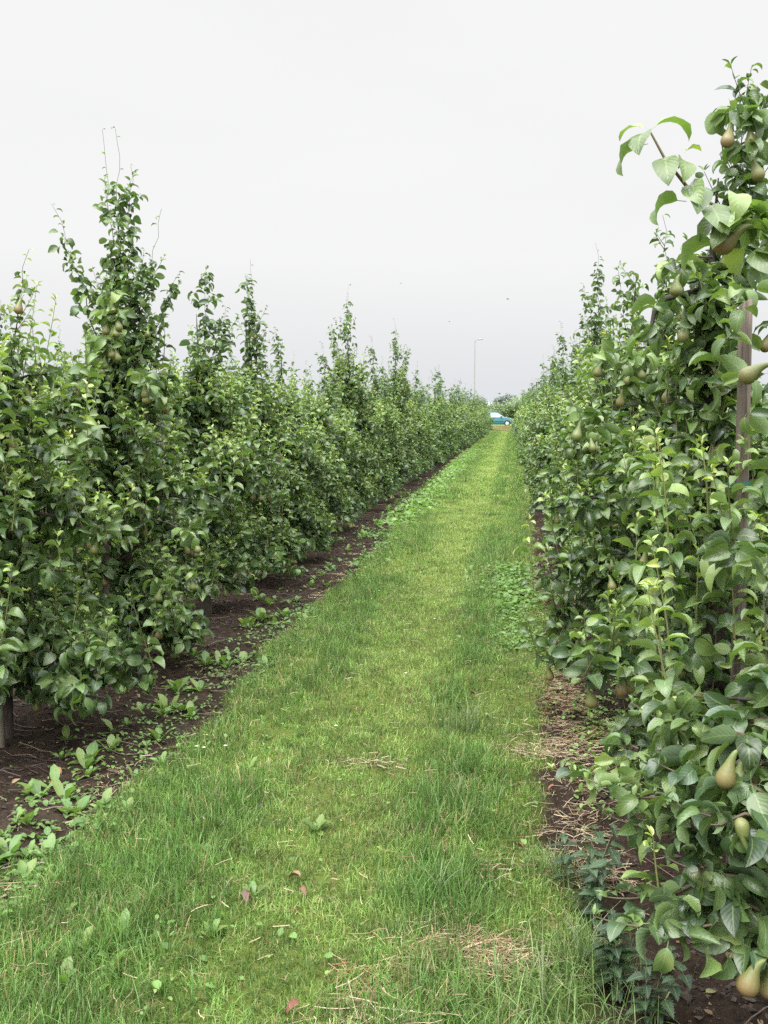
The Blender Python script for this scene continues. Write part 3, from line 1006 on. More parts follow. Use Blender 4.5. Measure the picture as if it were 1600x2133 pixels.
tuft(.10, 2.55, 480, .17, .13, "large arching bluish green grass tuft at the bottom edge right of the path", lean=1.15)
tuft(.22, 2.78, 300, .18, .08, "long grass tuft growing around the nettle plants", seed=2)
tuft(-.22, 3.15, 420, .13, .11, "dense dark grass tuft just beyond the straw mat", ((.09, .19, .045), (.13, .25, .06)), .6, 3)
tuft(-.20, 3.95, 240, .14, .10, "grass tuft in the right track behind the dense dark tuft", ((.10, .20, .05), (.15, .26, .08)), .5, 4)
tuft(-.20, 4.9, 160, .18, .10, "tall thin grass tuft standing in the right track beside the middle of path", ((.09, .18, .05), (.18, .27, .11)), .4, 5)
tuft(-1.15, 3.75, 300, .11, .15, "dark tall grass tuft in the left track", ((.09, .19, .04), (.12, .23, .05)), .5, 6)
tuft(.16, 3.35, 160, .13, .06, "thin pale grass tuft left of the upper nettle", seed=7)


# nettles
def nettle(x, y, h, n, lab, seed):
    r = random.Random(seed)
    o = tag(empty("nettle_plant", (x, y, float(ground_z(np.array(x), np.array(y))) - .01)), lab, "plant")
    tb_ = Tubes(5); lf = Leaves()
    for s_ in range(n):
        a = r.uniform(0, 6.28); ln = r.uniform(.05, .5); hh = h * r.uniform(.6, 1.0); pts = []
        bx, by = r.gauss(0, .035), r.gauss(0, .035)
        for j in range(8):
            t = j / 7; pts.append((bx + math.cos(a) * ln * t * t * hh, by + math.sin(a) * ln * t * t * hh, hh * t))
        tb_.add(pts, [.0028, .002, .001], (.09, .10, .05))
        for j in range(1, 8):
            b_ = j * 1.57
            for q in (0, PI):
                L_ = r.uniform(.045, .075) * (1 - .25 * abs(j / 7 - .5))
                c = r.choice(((.035, .07, .035), (.05, .095, .045), (.028, .055, .03)))
                lf.add(pts[j], b_ + q + r.uniform(-.3, .3), r.uniform(-.1, .5), r.uniform(.5, 1.1), L_, L_ * .33, c, r.uniform(-.3, .3), .25)
    link("stems", tb_.build("stems", M_TWIG), o)
    k = 15; s_ = [0, .14] + [.14 + .86 * (i + 1) / k for i in range(k)]
    w_ = [.06, .06]
    for i in range(k):
        t = (i + 1) / k; w_.append(max(.03, (1 - t) ** .75 * (1.15 if i % 2 == 0 else .85) * min(1, t * 4 + .4)))
    link("serrated_leaves", lf.build("serrated_leaves", M_WEED, True, (s_, w_), wave=.05), o)


nettle(.27, 3.1, .30, 4, "dark serrated nettle plant at the grass edge below the low right branch", 1)
nettle(.22, 3.28, .24, 3, "smaller nettle plant behind the darker nettle", 2)
nettle(.34, 2.72, .24, 4, "nettle plant with pale tip in the long grass at bottom right", 3)
nettle(.36, 2.55, .2, 3, "low nettle plant on the soil nearest the camera", 4)


# ================================================================== PEAR TREES
LG = "pear trees of the row left of the path"
RG = "pear trees of the row right of the path"
BG = "pear trees of the rows beyond"


def hang_pear(root, px, py, Y, tilt=(0, 0, 0), s=1.0, k=0):
    p_ = at(px, py, Y) - root.location
    return link("pear", PEARS[k], root, p_, tilt, (s, s, s))


# --- left 0: at the frame's left edge
def near_tree(name_label, X, Y, seed, group, fn, maxp=40):
    root = tag(empty("pear_tree", (X, Y, 0)), name_label, "tree", group)
    T = Tree(seed, hi=2 if Y < 8.5 else 1)
    fn(T, root)
    T.finish(root, maxp=maxp)
    return root


def Lp(root, px, py, Y):
    return at(px, py, Y) - root.location


def l0(T, root):
    T.body(1.85, .66, .76, trunk_r=.024, nb=60, H=2.1, dens=1.05, young=.95)
    T.leader(T.tpts[9], Lp(root, 60, 520, 4.5), .75, .12, .9)
    T.leader(T.tpts[8], (-.3, .1, 2.3), .8, .2, .8)
    for i in range(7):
        T.shoot((T.r.uniform(-.1, .45), T.r.uniform(-.5, .5), T.r.uniform(1.2, 1.6)), (T.r.uniform(-.2, .3), 0, 1), T.r.uniform(.45, .75), 1.0, 1.0)
    # low branches spread towards the path
    T.branch((.05, 0, .62), -.5, .75, -.35, .01, 1.2, .25, .5, .06, 1.05, zmin=.28)
    T.branch((.05, .1, .55), .2, .75, -.2, .01, 1.2, .25, .5, .06, 1.05, zmin=.3)
    T.branch((0, -.1, .45), -1.3, .6, -.3, .01, 1.3, .2, .4, .06, 1.0, zmin=.2)
    T.branch((0, .1, .4), .9, .6, -.3, .01, 1.3, .2, .4, .06, 1.0, zmin=.2)


def l1(T, root):
    T.body(2.0, .62, .80, zb=.30, nb=64, H=2.5, dens=1.0, young=.8, pear=.09)
    T.leader(T.tpts[9], Lp(root, 240, 268, 5.95), 1.0, .17, .25, .22, .10, .013)
    T.leader(T.tpts[8], Lp(root, 213, 270, 5.85), .9, .16, .3, .30, .05)
    T.leader(T.tpts[8], Lp(root, 110, 430, 5.8), 1.0, .15, .3, .12, .05)
    T.leader(T.tpts[8], Lp(root, 335, 438, 6.0), .9, .17, .3, .25, .10)
    T.leader(T.tpts[8], Lp(root, 272, 345, 6.0), .95, .17, .25, .1, .12)
    T.leader(T.tpts[8], Lp(root, 300, 520, 5.9), .95, .24, .2, .05, .22)
    T.leader(T.tpts[8], Lp(root, 372, 570, 6.1), .9, .20, .25, .05, .15)
    T.leader(T.tpts[8], Lp(root, 230, 600, 5.8), .95, .26, .2, .05, .22)
    for q in ((232, 640), (240, 672), (222, 682), (237, 688), (226, 730), (236, 738), (216, 752), (210, 768)):
        T.hang(Lp(root, q[0], q[1] - 20, 5.45))
    for q in ((160, 815), (177, 818), (165, 800), (300, 812), (308, 828), (405, 1140), (398, 1222), (335, 1240), (120, 1300)): T.hang(Lp(root, q[0], q[1] - 22, 5.3))
    T.branch((.05, -.1, .50), -.6, .62, -.2, .01, 1.1, .3, .7, .1, zmin=.26)
    for az_ in (.1, .6, -1.2, 1.2): T.branch((0, 0, .42), az_, .62, -.3, .01, 1.3, .2, .5, .08, 1.0, zmin=.2)


def l2(T, root):
    T.body(1.9, .64, .80, zb=.28, nb=54, H=2.4, dens=1.0, young=.85)
    T.leader(T.tpts[8], Lp(root, 428, 555, 7.7), 1.1, .20, .1, .03, .12, .014)
    T.leader(T.tpts[8], Lp(root, 470, 640, 7.7), 1.0, .22, .2, .08, .1)
    T.leader(T.tpts[8], Lp(root, 405, 700, 7.6), 1.0, .22, .2, .08, .1)


def low(T):
    for az_ in (.1, -.7, .8, -1.3): T.branch((0, 0, .40), az_, .6, -.3, .01, 1.3, .2, .5, .08, 1.0, zmin=.2)


def l3(T, root):
    low(T)
    T.body(1.9, .64, .80, nb=54, H=2.5, dens=1.0, young=.8)
    T.leader(T.tpts[8], Lp(root, 515, 572, 9.1), 1.05, .23, .1, .03, .3, .014)
    T.leader(T.tpts[8], Lp(root, 522, 543, 9.1), .7, .05, .2, .2, .02, .008)
    T.leader(T.tpts[8], Lp(root, 540, 660, 9.1), 1.0, .22, .2, .08, .15)


def l4(T, root):
    low(T)
    T.body(1.8, .62, .74, nb=52, H=2.3, dens=1.0, young=.85)
    T.leader(T.tpts[8], Lp(root, 575, 685, 10.5), .9, .16, .2, .05, .2, .012)


def l5(T, root):
    T.body(1.7, .62, .74, nb=50, H=2.0, dens=1.0, young=.9)
    T.leader(T.tpts[9], (0, .1, 2.1), .9, .2, .7)


near_tree("leftmost pear tree, at the photo's left edge, with big leaves and drooping branches", ROW_L, 4.5, 21, LG, l0)
near_tree("tallest pear tree of the left row, with leafy leaders and thin bare whips above", ROW_L + .03, 5.96, 22, LG, l1, 60)
near_tree("pear tree with dense blunt leafy top right of the tallest left tree", ROW_L, 7.7, 23, LG, l2)
near_tree("pear tree whose narrow top bears a cluster of brown pears in the left row", ROW_L, 9.15, 24, LG, l3, 50)
near_tree("lower pear tree just right of the one with pears clustered at its top", ROW_L, 10.55, 25, LG, l4)
near_tree("short pear tree at the first dip in the left row's skyline", ROW_L, 12.0, 26, LG, l5)


# --- right trees
def r0(T, root):
    env = lambda z, az: (1.0 if z < .95 else .62 if z < 1.9 else .9)
    T.body(2.15, .46, .70, nb=30, H=2.3, dens=1.0, young=.7, env=env, pear=.05)
    # the long top branch reaching over the path
    P0 = Vector((0, 0, 1.85)); pts = [P0, Lp(root, 1600, 470, 2.2), Lp(root, 1520, 448, 2.15), Lp(root, 1440, 400, 2.1), Lp(root, 1385, 330, 2.1), Lp(root, 1355, 275, 2.1)]
    T.tw.add(pts, [.009, .006, .005, .004, .003, .002], (.12, .09, .045))
    def lf(px, py, az, th, cu, L_, y, roll=0, fold=.3, Y=2.1):
        L_ *= .88; T.lv.add(Lp(root, px, py, Y), az, th, cu, L_, L_ * .27, T.col(y + .12), roll, fold)
    lf(1352, 275, 0.15, .85, 2.3, .120, .3, .25, .35)
    lf(1350, 272, 2.6, .75, 2.0, .085, .3, -.3, .25)
    lf(1348, 278, -2.1, -.1, 1.4, .105, .25, .2, .15)
    lf(1350, 300, 3.3, -.15, 1.7, .125, .12, .45, .35)
    lf(1385, 325, -1.75, -.35, 1.2, .110, .25, .15, .2)
    lf(1398, 345, -1.3, .5, 2.0, .045, .2, .2, .3)
    lf(1415, 330, -1.2, -.3, 1.3, .095, .1, -.3, .35)
    lf(1425, 320, 0.4, .9, 1.6, .05, .7, 0, .5)
    lf(1440, 380, -1.9, -.3, 1.3, .10, .1, .5, .3)
    lf(1455, 385, -1.5, -.4, 1.1, .105, .2, -.2, .15)
    lf(1430, 420, 3.4, .2, 2.0, .125, .35, .5, .45)
    lf(1475, 425, -1.5, -.3, 1.2, .11, .2, .2, .15)
    lf(1500, 435, -1.8, -.2, 1.4, .105, .2, .3, .15)
    lf(1505, 500, 2.9, .0, 1.9, .135, .3, .4, .4)
    lf(1520, 448, .3, .9, 2.4, .11, .1)
    lf(1530, 450, 3.6, .1, 1.9, .11, .15, -.5)
    lf(1560, 520, -1.6, -.4, 1.1, .11, .1, .6, .2)
    for i in range(26):
        lf(T.r.uniform(1520, 1640), T.r.uniform(380, 540), T.r.uniform(0, 6.28), T.r.uniform(-.1, .9), T.r.uniform(1.4, 2.5), .105, T.r.uniform(0, .5), T.r.uniform(-.6, .6))
    # low boughs with dark hanging leaves
    def bough(px0, py0, px1, py1, Y0, Y1, young, n=9, sz=1.0, shoots=()):
        a = Lp(root, px0, py0, Y0); b_ = Lp(root, px1, py1, Y1)
        start = Vector((0, 0, a.z)); k = n
        pl = [start, a] + [a.lerp(b_, i / 5) + Vector((0, 0, .02 * math.sin(i))) for i in range(1, 6)]
        T.tw.add(pl, [.010, .006, .004, .003, .002], (.07, .05, .03))
        for i in range(n * 2):
            t = (i + .5) / (n * 2); q = a.lerp(b_, t)
            T.rosette(q + Vector((0, T.r.uniform(-.05, .05), T.r.uniform(-.02, .03))), 2 if t > .3 else 3, sz * (1 - .25 * t), young * t)
        T.shoot(b_, b_ - a, .10, young, .7)
    bough(1480, 1560, 1200, 1610, 2.4, 2.75, .75, 12, .95)
    bough(1560, 1700, 1270, 1640, 2.3, 2.5, .35, 10)
    bough(1590, 1900, 1400, 1880, 2.2, 2.25, .2, 9, 1.05)
    bough(1560, 1830, 1340, 1870, 2.2, 2.3, .3, 6, 1.0)
    bough(1599, 1980, 1560, 1960, 2.15, 2.2, .1, 4, 1.0)
    bough(1560, 1500, 1350, 1420, 2.4, 2.6, .5, 8)
    bough(1590, 1600, 1420, 1700, 2.3, 2.4, .2, 9)
    bough(1560, 1650, 1330, 1560, 2.4, 2.6, .3, 10)
    bough(1599, 1560, 1380, 1500, 2.3, 2.5, .3, 10)
    bough(1599, 1760, 1330, 1720, 2.3, 2.45, .2, 11, .95)
    bough(1599, 1660, 1440, 1620, 2.2, 2.3, .1, 9)
    bough(1599, 1860, 1440, 1810, 2.2, 2.25, .1, 8)
    bough(1599, 1950, 1330, 1930, 2.15, 2.2, .25, 8)
    bough(1599, 1720, 1480, 1700, 2.15, 2.15, .0, 6)
    T.shoot(Lp(root, 1372, 1850, 2.25), (-.22, 0, 1), .12, 1.6, .75, .003, .03)
    T.shoot(Lp(root, 1420, 1560, 2.5), (-.25, 0, 1), .40, 1.0, .95, .0035)
    T.shoot(Lp(root, 1385, 1480, 2.6), (-.08, 0, 1), .32, 1.1, .9, .0035)


def r1(T, root):
    T.body(2.05, .46, .78, nb=42, H=2.45, dens=.9, young=.8, env=lambda z, az: .62 if z > 1.2 else 1.0, pear=.10, trunk_r=.048, lean=(-.04, 0))
    T.leader(T.tpts[9], Lp(root, 1565, 140, 3.75), 1.05, .26, .15, .04, .30, .016)
    T.leader(T.tpts[9], Lp(root, 1590, 200, 3.8), 1.0, .2, .15, .05, .2)
    T.leader(T.tpts[9], Lp(root, 1520, 320, 3.7), 1.0, .16, .15, .05, .3)
    T.leader(T.tpts[8], Lp(root, 1440, 520, 3.7), 1.0, .2, .3, .05, .2)
    for q in ((1527, 262), (1560, 268), (1562, 335), (1408, 580)):
        T.hang(Lp(root, q[0], q[1] - 20, 3.5))
    # dark bent limb on the left of the trunk
    pl = [Lp(root, 1476, 600, 3.75), Lp(root, 1430, 612, 3.72), Lp(root, 1385, 622, 3.68), Lp(root, 1362, 655, 3.66), Lp(root, 1350, 720, 3.64)]
    T.br.add(pl, [.017, .013, .011, .009, .006])
    for a, b_ in zip(pl[1:], pl[2:]):
        for i in range(3): T.rosette(a.lerp(b_, T.r.random()), 3, 1.0, .2)
    for px, py in ((1530, 610), (1550, 640), (1565, 600), (1520, 700), (1555, 860), (1530, 930), (1560, 780), (1540, 1060), (1555, 1120), (1525, 1160)):
        T.rosette(Lp(root, px, py, 3.3), 3, .95, .3)
    # yellowish strong shoots rising in front
    for px, py0, py1, Y in ((1395, 1180, 905, 3.3), (1395, 1400, 1130, 3.1), (1475, 1080, 920, 3.4), (1325, 1230, 1080, 3.5), (1450, 1300, 1150, 3.3), (1530, 1330, 1180, 3.2), (1570, 1280, 1090, 3.4), (1380, 1600, 1420, 2.9)):
        a = Lp(root, px, py0, Y); b_ = Lp(root, px, py1, Y)
        T.shoot(a, b_ - a, (b_ - a).length, 1.25, .95, .004, .024)
        for i in range(4): T.rosette(a - Vector((0, 0, .04 * i)), 2, 1.0, .4)
    T.branch((0, -.1, .75), 4.0, .65, -.1, .012, 1.25, .35, .8, .06, zmin=.35)
    T.branch((0, -.2, 1.1), 4.3, .6, .1, .012, 1.25, .4, .9, .05)
    T.branch((0, -.1, .55), 3.6, .52, -.1, .012, 1.25, .3, .6, .06, zmin=.3)


def r2(T, root):
    T.body(1.85, .58, .8, nb=52, H=2.3, dens=1.05, young=.85, pear=.06)
    T.leader(T.tpts[9], Lp(root, 1380, 448, 5.25), .8, .12, .3, .15, .1)
    T.leader(T.tpts[8], Lp(root, 1400, 560, 5.2), 1.0, .25, .3, .05, .15)
    for q in ((1255, 760), (1312, 775), (1325, 765), (1298, 820), (1210, 885), (1228, 918), (1270, 1205)): T.hang(Lp(root, q[0], q[1] - 16, 4.85))
    # low limb hanging over the soil towards the path
    for q in ((1140, 1110), (1075, 1260)):
        e_ = Lp(root, q[0], q[1], 5.3)
        d_ = e_ - Vector((0, 0, .9)); az = math.atan2(d_.y, d_.x)
        T.branch((0, 0, .85), az, d_.length, -.32 if q[1] > 1200 else -.05, .012, 1.5, .22, .6, .05, 1.0, zmin=.36)
    T.branch((0, -.1, .6), 3.5, .75, -.2, .012, 1.4, .15, .3, .08, 1.0, zmin=.34)
    a = Lp(root, 1112, 1230, 5.1); b_ = Lp(root, 1095, 1085, 5.1)
    T.shoot(a, b_ - a, (b_ - a).length, 1.3, 1.0, .0035)


def r3(T, root):
    T.body(1.95, .56, .82, nb=52, H=2.5, dens=1.0, young=.85, pear=.07)
    T.leader(T.tpts[8], Lp(root, 1320, 568, 6.75), 1.0, .26, .3, .05, .15)
    T.leader(T.tpts[8], Lp(root, 1290, 575, 6.75), .9, .2, .3, .05, .15)


def r4(T, root):
    T.body(1.9, .56, .82, nb=50, H=2.35, dens=1.0, young=.85, pear=.07)
    T.leader(T.tpts[8], Lp(root, 1262, 620, 8.1), .9, .2, .3, .1, .15)


def r5(T, root):
    T.body(2.0, .54, .82, nb=50, H=2.6, dens=1.0, young=.8, pear=.07)
    T.leader(T.tpts[9], Lp(root, 1241, 510, 9.0), .9, .15, .2, .15, .1, .012)
    T.leader(T.tpts[8], Lp(root, 1215, 590, 9.0), .9, .18, .2, .1, .1)


rt0 = near_tree("nearest pear tree at the right edge, leafy branch arching over the path", ROW_R + .05, 2.35, 31, RG, r0, 14)
near_tree("tall pear tree by the thick wooden stake, dark trunk showing through the leaves", ROW_R - .02, 3.75, 32, RG, r1, 55)
near_tree("pear tree with a low bough hanging over the straw at the path's right edge", ROW_R, 5.25, 33, RG, r2)
near_tree("bushy pear tree behind the one with the low bough on the right", ROW_R, 6.7, 34, RG, r3)
near_tree("shorter pear tree just before the pointed one in the right row", ROW_R, 8.0, 35, RG, r4)
near_tree("pear tree with the pointed whip top, highest in the middle of the right row", ROW_R, 9.2, 36, RG, r5)
# hero pears on the nearest tree
hang_pear(rt0, 1578, 445, 2.1, (0, .85, 0), .85, 0)
hang_pear(rt0, 1535, 1545, 2.2, (0, .25, 0), .8, 2)
hang_pear(rt0, 1548, 1560, 2.28, (0, .1, .4), .75, 0)
hang_pear(rt0, 1580, 1562, 2.28, (.1, -.1, 1), .75, 1)
hang_pear(rt0, 1560, 1790, 2.1, (2.7, 0, .4), .62, 2)
hang_pear(rt0, 1592, 1975, 2.1, (0, .35, 0), .9, 0)
hang_pear(rt0, 1612, 1985, 2.15, (0, .05, 0), .9, 1)
hang_pear(rt0, 1618, 742, 2.3, (.1, .95, 0), .72, 0)

# --- variants for the middle distance
VAR = []
for i in range(5):
    T = Tree(60 + i); T.sz = 1.05
    root = empty("pear_tree", (0, -50, 0))
    T.body(1.88, .60, .74, nb=46, H=2.4, dens=1.0, young=.9, pear=.05)
    T.leader(T.tpts[8], (T.r.uniform(-.1, .1), T.r.uniform(-.15, .15), 2.95), .95, .22, .2, .15, .1, .012)
    T.leader(T.tpts[8], (T.r.uniform(-.3, .3), T.r.uniform(-.4, .4), 2.45), .9, .2, .4, .1, .1)
    T.finish(root, maxp=24)
    VAR.append(root)
FARV = []
for i in range(5):
    T = Tree(80 + i, hi=False, lod=2.1); T.sz = 1.5
    root = empty("pear_tree", (0, -50, 0))
    T.body(1.9, .60, .78, nb=46, H=2.4, dens=1.1, young=.95, pear=.0)
    T.leader(T.tpts[8], (T.r.uniform(-.1, .1), T.r.uniform(-.15, .15), 2.95), .9, .24, .2, .15, 0, .014)
    T.leader(T.tpts[8], (T.r.uniform(-.3, .3), T.r.uniform(-.4, .4), 2.4), .9, .2, .4, .1, 0)
    T.finish(root, pears=False)
    FARV.append(root)

ORD = "first second third fourth fifth sixth seventh eighth ninth tenth eleventh twelfth thirteenth fourteenth fifteenth sixteenth seventeenth eighteenth nineteenth twentieth".split()


def place(kind, x, y, topz, label, group, rz=None, wy=1.0):
    c = copy_tree(rnd.choice(kind))
    c.location = (x, y, 0)
    c.rotation_euler = (0, 0, (rnd.choice((0, PI)) + rnd.uniform(-.15, .15)) if rz is None else rz)
    k = topz / 2.95
    c.scale = (rnd.uniform(.95, 1.1) * (1 + .35 * min(1, max(0, (y - 35) / 40))), rnd.uniform(.95, 1.1) * wy, k)
    tag(c, label, "tree", group)
    return c


left = [(13.3, 2.55), (14.7, 3.5), (16.1, 2.5), (17.6, 2.95), (19.1, 2.7), (20.9, 3.55), (22.3, 2.75), (23.8, 2.6), (25.3, 2.9), (26.7, 2.7)]
y = 28.2
while y < END - 2:
    left.append((y, rnd.choice((2.6, 2.8, 2.9, 3.05, 3.2, 2.7)))); y += rnd.uniform(1.35, 1.6)
for i, (y, t) in enumerate(left):
    if i == 1: lab = "left row pear tree whose slender whip stands high above its neighbours at mid distance"
    elif i == 5: lab = "left row pear tree with the next pointed whip, where the row begins to narrow"
    elif i < 14: lab = "pear tree of the left row, %s from the camera" % ORD[i + 6]
    else: lab = "small distant pear tree in the far part of the left row"
    place(VAR if y < 24 else FARV, ROW_L + rnd.uniform(-.05, .05), y, t, lab, LG)
y = 10.7; i = 0
while y < END - 2:
    if i < 14: lab = "pear tree of the right row, %s from the camera" % ORD[i + 6]
    else: lab = "small distant pear tree in the far part of the right row"
    t = [2.75, 2.6, 2.7, 2.95, 2.7, 2.6, 2.9, 2.6][i] if i < 8 else rnd.uniform(2.55, 3.0)
    place(VAR if y < 24 else FARV, ROW_R + rnd.uniform(-.05, .05), y, t, lab, RG); y += rnd.uniform(1.35, 1.6); i += 1
for k in (1, 2):
    for sgn in (-1, 1):
        x = ROW_L - PITCH * k if sgn < 0 else ROW_R + PITCH * k
        y = (6.0 if sgn < 0 else 4.0) + 3 * (k - 1)
        i = 0
        y1 = 60 if k == 1 else 40
        while y < y1:
            side = "left" if sgn < 0 else "right"
            lab = "pear tree glimpsed behind the %s row, %s row away from the path" % (side, "one" if k == 1 else "two")
            place(FARV if (y > 14 or k == 2) else VAR, x, y, rnd.uniform(2.6, 3.25) if sgn < 0 else rnd.uniform(2.3, 2.7), lab, BG); y += rnd.uniform(1.4, 1.65); i += 1
for v in VAR + FARV:
    for ch in list(v.children): bpy.data.objects.remove(ch)
    bpy.data.objects.remove(v)


# ------------------------------------------------------------------ stakes
def stake_mesh(h, r, seed, top_cut=True):
    r_ = random.Random(seed); V = []; s = 14; k = 14; Fq = []
    for j in range(k + 1):
        z = -.1 + (h + .1) * j / k
        for i in range(s):
            a = 2 * PI * i / s
            rr = r * (1 + .06 * math.sin(3 * a + seed) + r_.uniform(-.035, .035)) * (1 - .12 * j / k)
            V.append((rr * math.cos(a), rr * math.sin(a), z + (.012 * math.cos(a) if j == k else 0)))
    for j in range(k):
        for i in range(s): Fq.append((j * s + i, j * s + (i + 1) % s, (j + 1) * s + (i + 1) % s, (j + 1) * s + i))
    V.append((0, 0, h)); n = len(V) - 1
    T3 = [(k * s + i, k * s + (i + 1) % s, n) for i in range(s)]
    return np_mesh("post", np.array(V), [np.array(Fq), np.array(T3)], M_POST)


def tie_mesh(r, r2, d, mat):
    V = []; Fq = []; s = 18
    for j, z in enumerate((-.008, .008)):
        for i in range(s):
            a = 2 * PI * i / s
            x = math.cos(a) * (r + .004) + (d if math.cos(a) < 0 else 0) * abs(math.cos(a)) * -1; V.append((x, math.sin(a) * (r + .004), z + .006 * math.cos(a)))
    for i in range(s): Fq.append((i, (i + 1) % s, s + (i + 1) % s, s + i))
    return np_mesh("tie", np.array(V), np.array(Fq), mat)


def stake(x, y, h, r, lab, lean=(0, 0), tie=None, tiez=1.0, seed=1, group=None):
    o = tag(empty("tree_stake", (x, y, 0)), lab, "stake", group)
    o.rotation_euler = (lean[0], lean[1], rnd.uniform(-.3, .3))
    link("post", stake_mesh(h, r, seed), o)
    if tie: link("tie", tie_mesh(r, r, .05, tie), o, (0, 0, tiez))
    return o


SG = "wooden stakes beside the pear trees"
stake(.765, 3.40, 1.96, .024, "thick grey wooden stake with a green tie before the dark trunk on the right", (0, -.012), M_TIE_G, at(1540, 1008, 3.4).z, 3, SG)
stake(-2.46, 5.78, 1.2, .024, "short wooden stake beside the trunk of the tallest left tree", (0, .01), None, 1, 4, SG)
stake(-2.43, 4.42, 1.3, .018, "wooden stake at the photo's left edge, foot standing in bare soil", (0, 0), None, 1, 5, SG)
stake(at(325, 870, 6.9).x, 6.9, 1.62, .03, "weathered stake with a blue tie between the first left trees", (0, .02), M_TIE_B, 1.5, 6, SG)
pm = None
for side, X0 in (("left", ROW_L + .02), ("right", ROW_R)):
    y = 10.0
    while y < 40:
        o = tag(empty("tree_stake", (X0, y + .12, 0)), "thin wooden stake among the lower trunks of the %s row" % side, "stake", SG)
        if pm is None: pm = stake_mesh(1.55, .026, 9)
        link("post", pm, o, rot=(rnd.uniform(-.03, .03), rnd.uniform(-.03, .03), rnd.uniform(0, 3)))
        y += 2.9

# ================================================================== BACKGROUND
# car --------------------------------------------------------------
M_CAR = plain("teal_car_paint", (.022, .135, .165), .3, 0.0, .8)
M_GLASS = plain("car_glass", (.10, .13, .15), .08, 0, 0, .9)
M_TYRE = plain("tyre_rubber", (.02, .02, .02), .8)
M_RIM = plain("rim_metal", (.55, .56, .58), .35, .6)
M_PLAST = plain("dark_plastic", (.03, .03, .033), .6)
M_LAMP = plain("headlight_glass", (.7, .72, .75), .12)

# side profile of the body, x forward (length 4.1), z up; widths per section
car = tag(empty("parked_car", (at(1072, 880, 105).x - 2.07, 105, .304)), "teal estate car on the road beyond the end of the path", "car")
SEC = [  # x, z_bottom, z_belt, z_roof(or bonnet), half width low, half width top
    (-2.05, .42, .80, .86, .70, .62), (-1.98, .30, .92, 1.28, .80, .60), (-1.75, .24, .95, 1.40, .83, .60), (-1.1, .20, .95, 1.45, .84, .60), (-.3, .18, .94, 1.46, .84, .60),
    (.35, .18, .93, 1.42, .84, .59), (.75, .18, .92, 1.20, .84, .62), (1.10, .18, .90, .97, .84, .70), (1.5, .22, .82, .88, .83, .66), (1.85, .26, .72, .78, .80, .62), (2.03, .34, .56, .62, .68, .55)]
V = []; Fq = []; mi = []
for x, zb, zm, zt, w, wt in SEC:
    ring = [(w * .9, zb), (w, zb + .12), (w * 1.01, (zb + zm) / 2), (w * .97, zm), (wt + .02, zt - .05), (wt * .75, zt)]
    pts = [(x, -a, z) for a, z in ring] + [(x, a, z) for a, z in ring[::-1]]
    V += pts
k = 12
for j in range(len(SEC) - 1):
    for i in range(k):
        Fq.append((j * k + i, j * k + (i + 1) % k, (j + 1) * k + (i + 1) % k, (j + 1) * k + i))
me = np_mesh("body", np.array(V), [np.array(Fq), np.array([[i for i in range(k)]]), np.array([[(len(SEC) - 1) * k + i for i in range(k)][::-1]])], M_CAR, smooth=False)
link("body", me, car)


def lerpsec(x):
    for a, b_ in zip(SEC, SEC[1:]):
        if a[0] <= x <= b_[0]:
            t = (x - a[0]) / (b_[0] - a[0]); return [a[i] + (b_[i] - a[i]) * t for i in range(6)]


def win(x0, x1, side, name="window"):
    V = []
    n = 5
    for i in range(n + 1):
        x = x0 + (x1 - x0) * i / n; s_ = lerpsec(x)
        lo = s_[2] + .02; hi = max(lo + .01, s_[3] - .10)
        for z in (lo, hi):
            t = (z - s_[2]) / max(.01, (s_[3] - .05 - s_[2])); w_ = s_[4] * .97 + (s_[5] + .02 - s_[4] * .97) * t
            V.append((x, side * (w_ + .012), z))
    Fq = [(2 * i, 2 * i + 2, 2 * i + 3, 2 * i + 1) for i in range(n)]
    link(name, np_mesh(name, np.array(V), np.array(Fq), M_GLASS, smooth=False), car)


for s_ in (-1, 1):
    win(-1.85, -1.15, s_); win(-1.05, -.28, s_); win(-.18, .82, s_)
V = [(.42, -.54, 1.40), (.42, .54, 1.40), (1.05, .66, .99), (1.05, -.66, .99)]
link("windscreen", np_mesh("windscreen", np.array(V) + np.array([.02, 0, .025]), np.array([[0, 1, 2, 3]]), M_GLASS, smooth=False), car)


def wheel(x, side):
    V, Fq = [], []; s = 24
    prof = [(-.10, .0), (-.10, .19), (-.10, .27), (-.07, .30), (.07, .30), (.10, .27), (.10, .19), (.085, .19)]
    for yy, r in prof:
        for i in range(s):
            a = 2 * PI * i / s; V.append((r * math.cos(a), yy * side, r * math.sin(a)))
    for j in range(len(prof) - 1):
        for i in range(s): Fq.append((j * s + i, j * s + (i + 1) % s, (j + 1) * s + (i + 1) % s, (j + 1) * s + i))
    w_ = empty("wheel", (x, side * .76, .30)); w_.parent = car
    link("tyre", np_mesh("tyre", np.array(V), np.array(Fq), M_TYRE), w_)
    V, Fq = [], []
    for yy, r in [(.075, .195), (.095, .17), (.07, .08), (.09, .05), (.09, 0)]:
        for i in range(s):
            a = 2 * PI * i / s; rr = r * (1 - (.12 if (i % 5 == 0 and .1 < r < .18) else 0)); V.append((rr * math.cos(a), (yy + .01) * side, rr * math.sin(a)))
    for j in range(4):
        for i in range(s): Fq.append((j * s + i, j * s + (i + 1) % s, (j + 1) * s + (i + 1) % s, (j + 1) * s + i))
    link("rim", np_mesh("rim", np.array(V), np.array(Fq), M_RIM), w_)


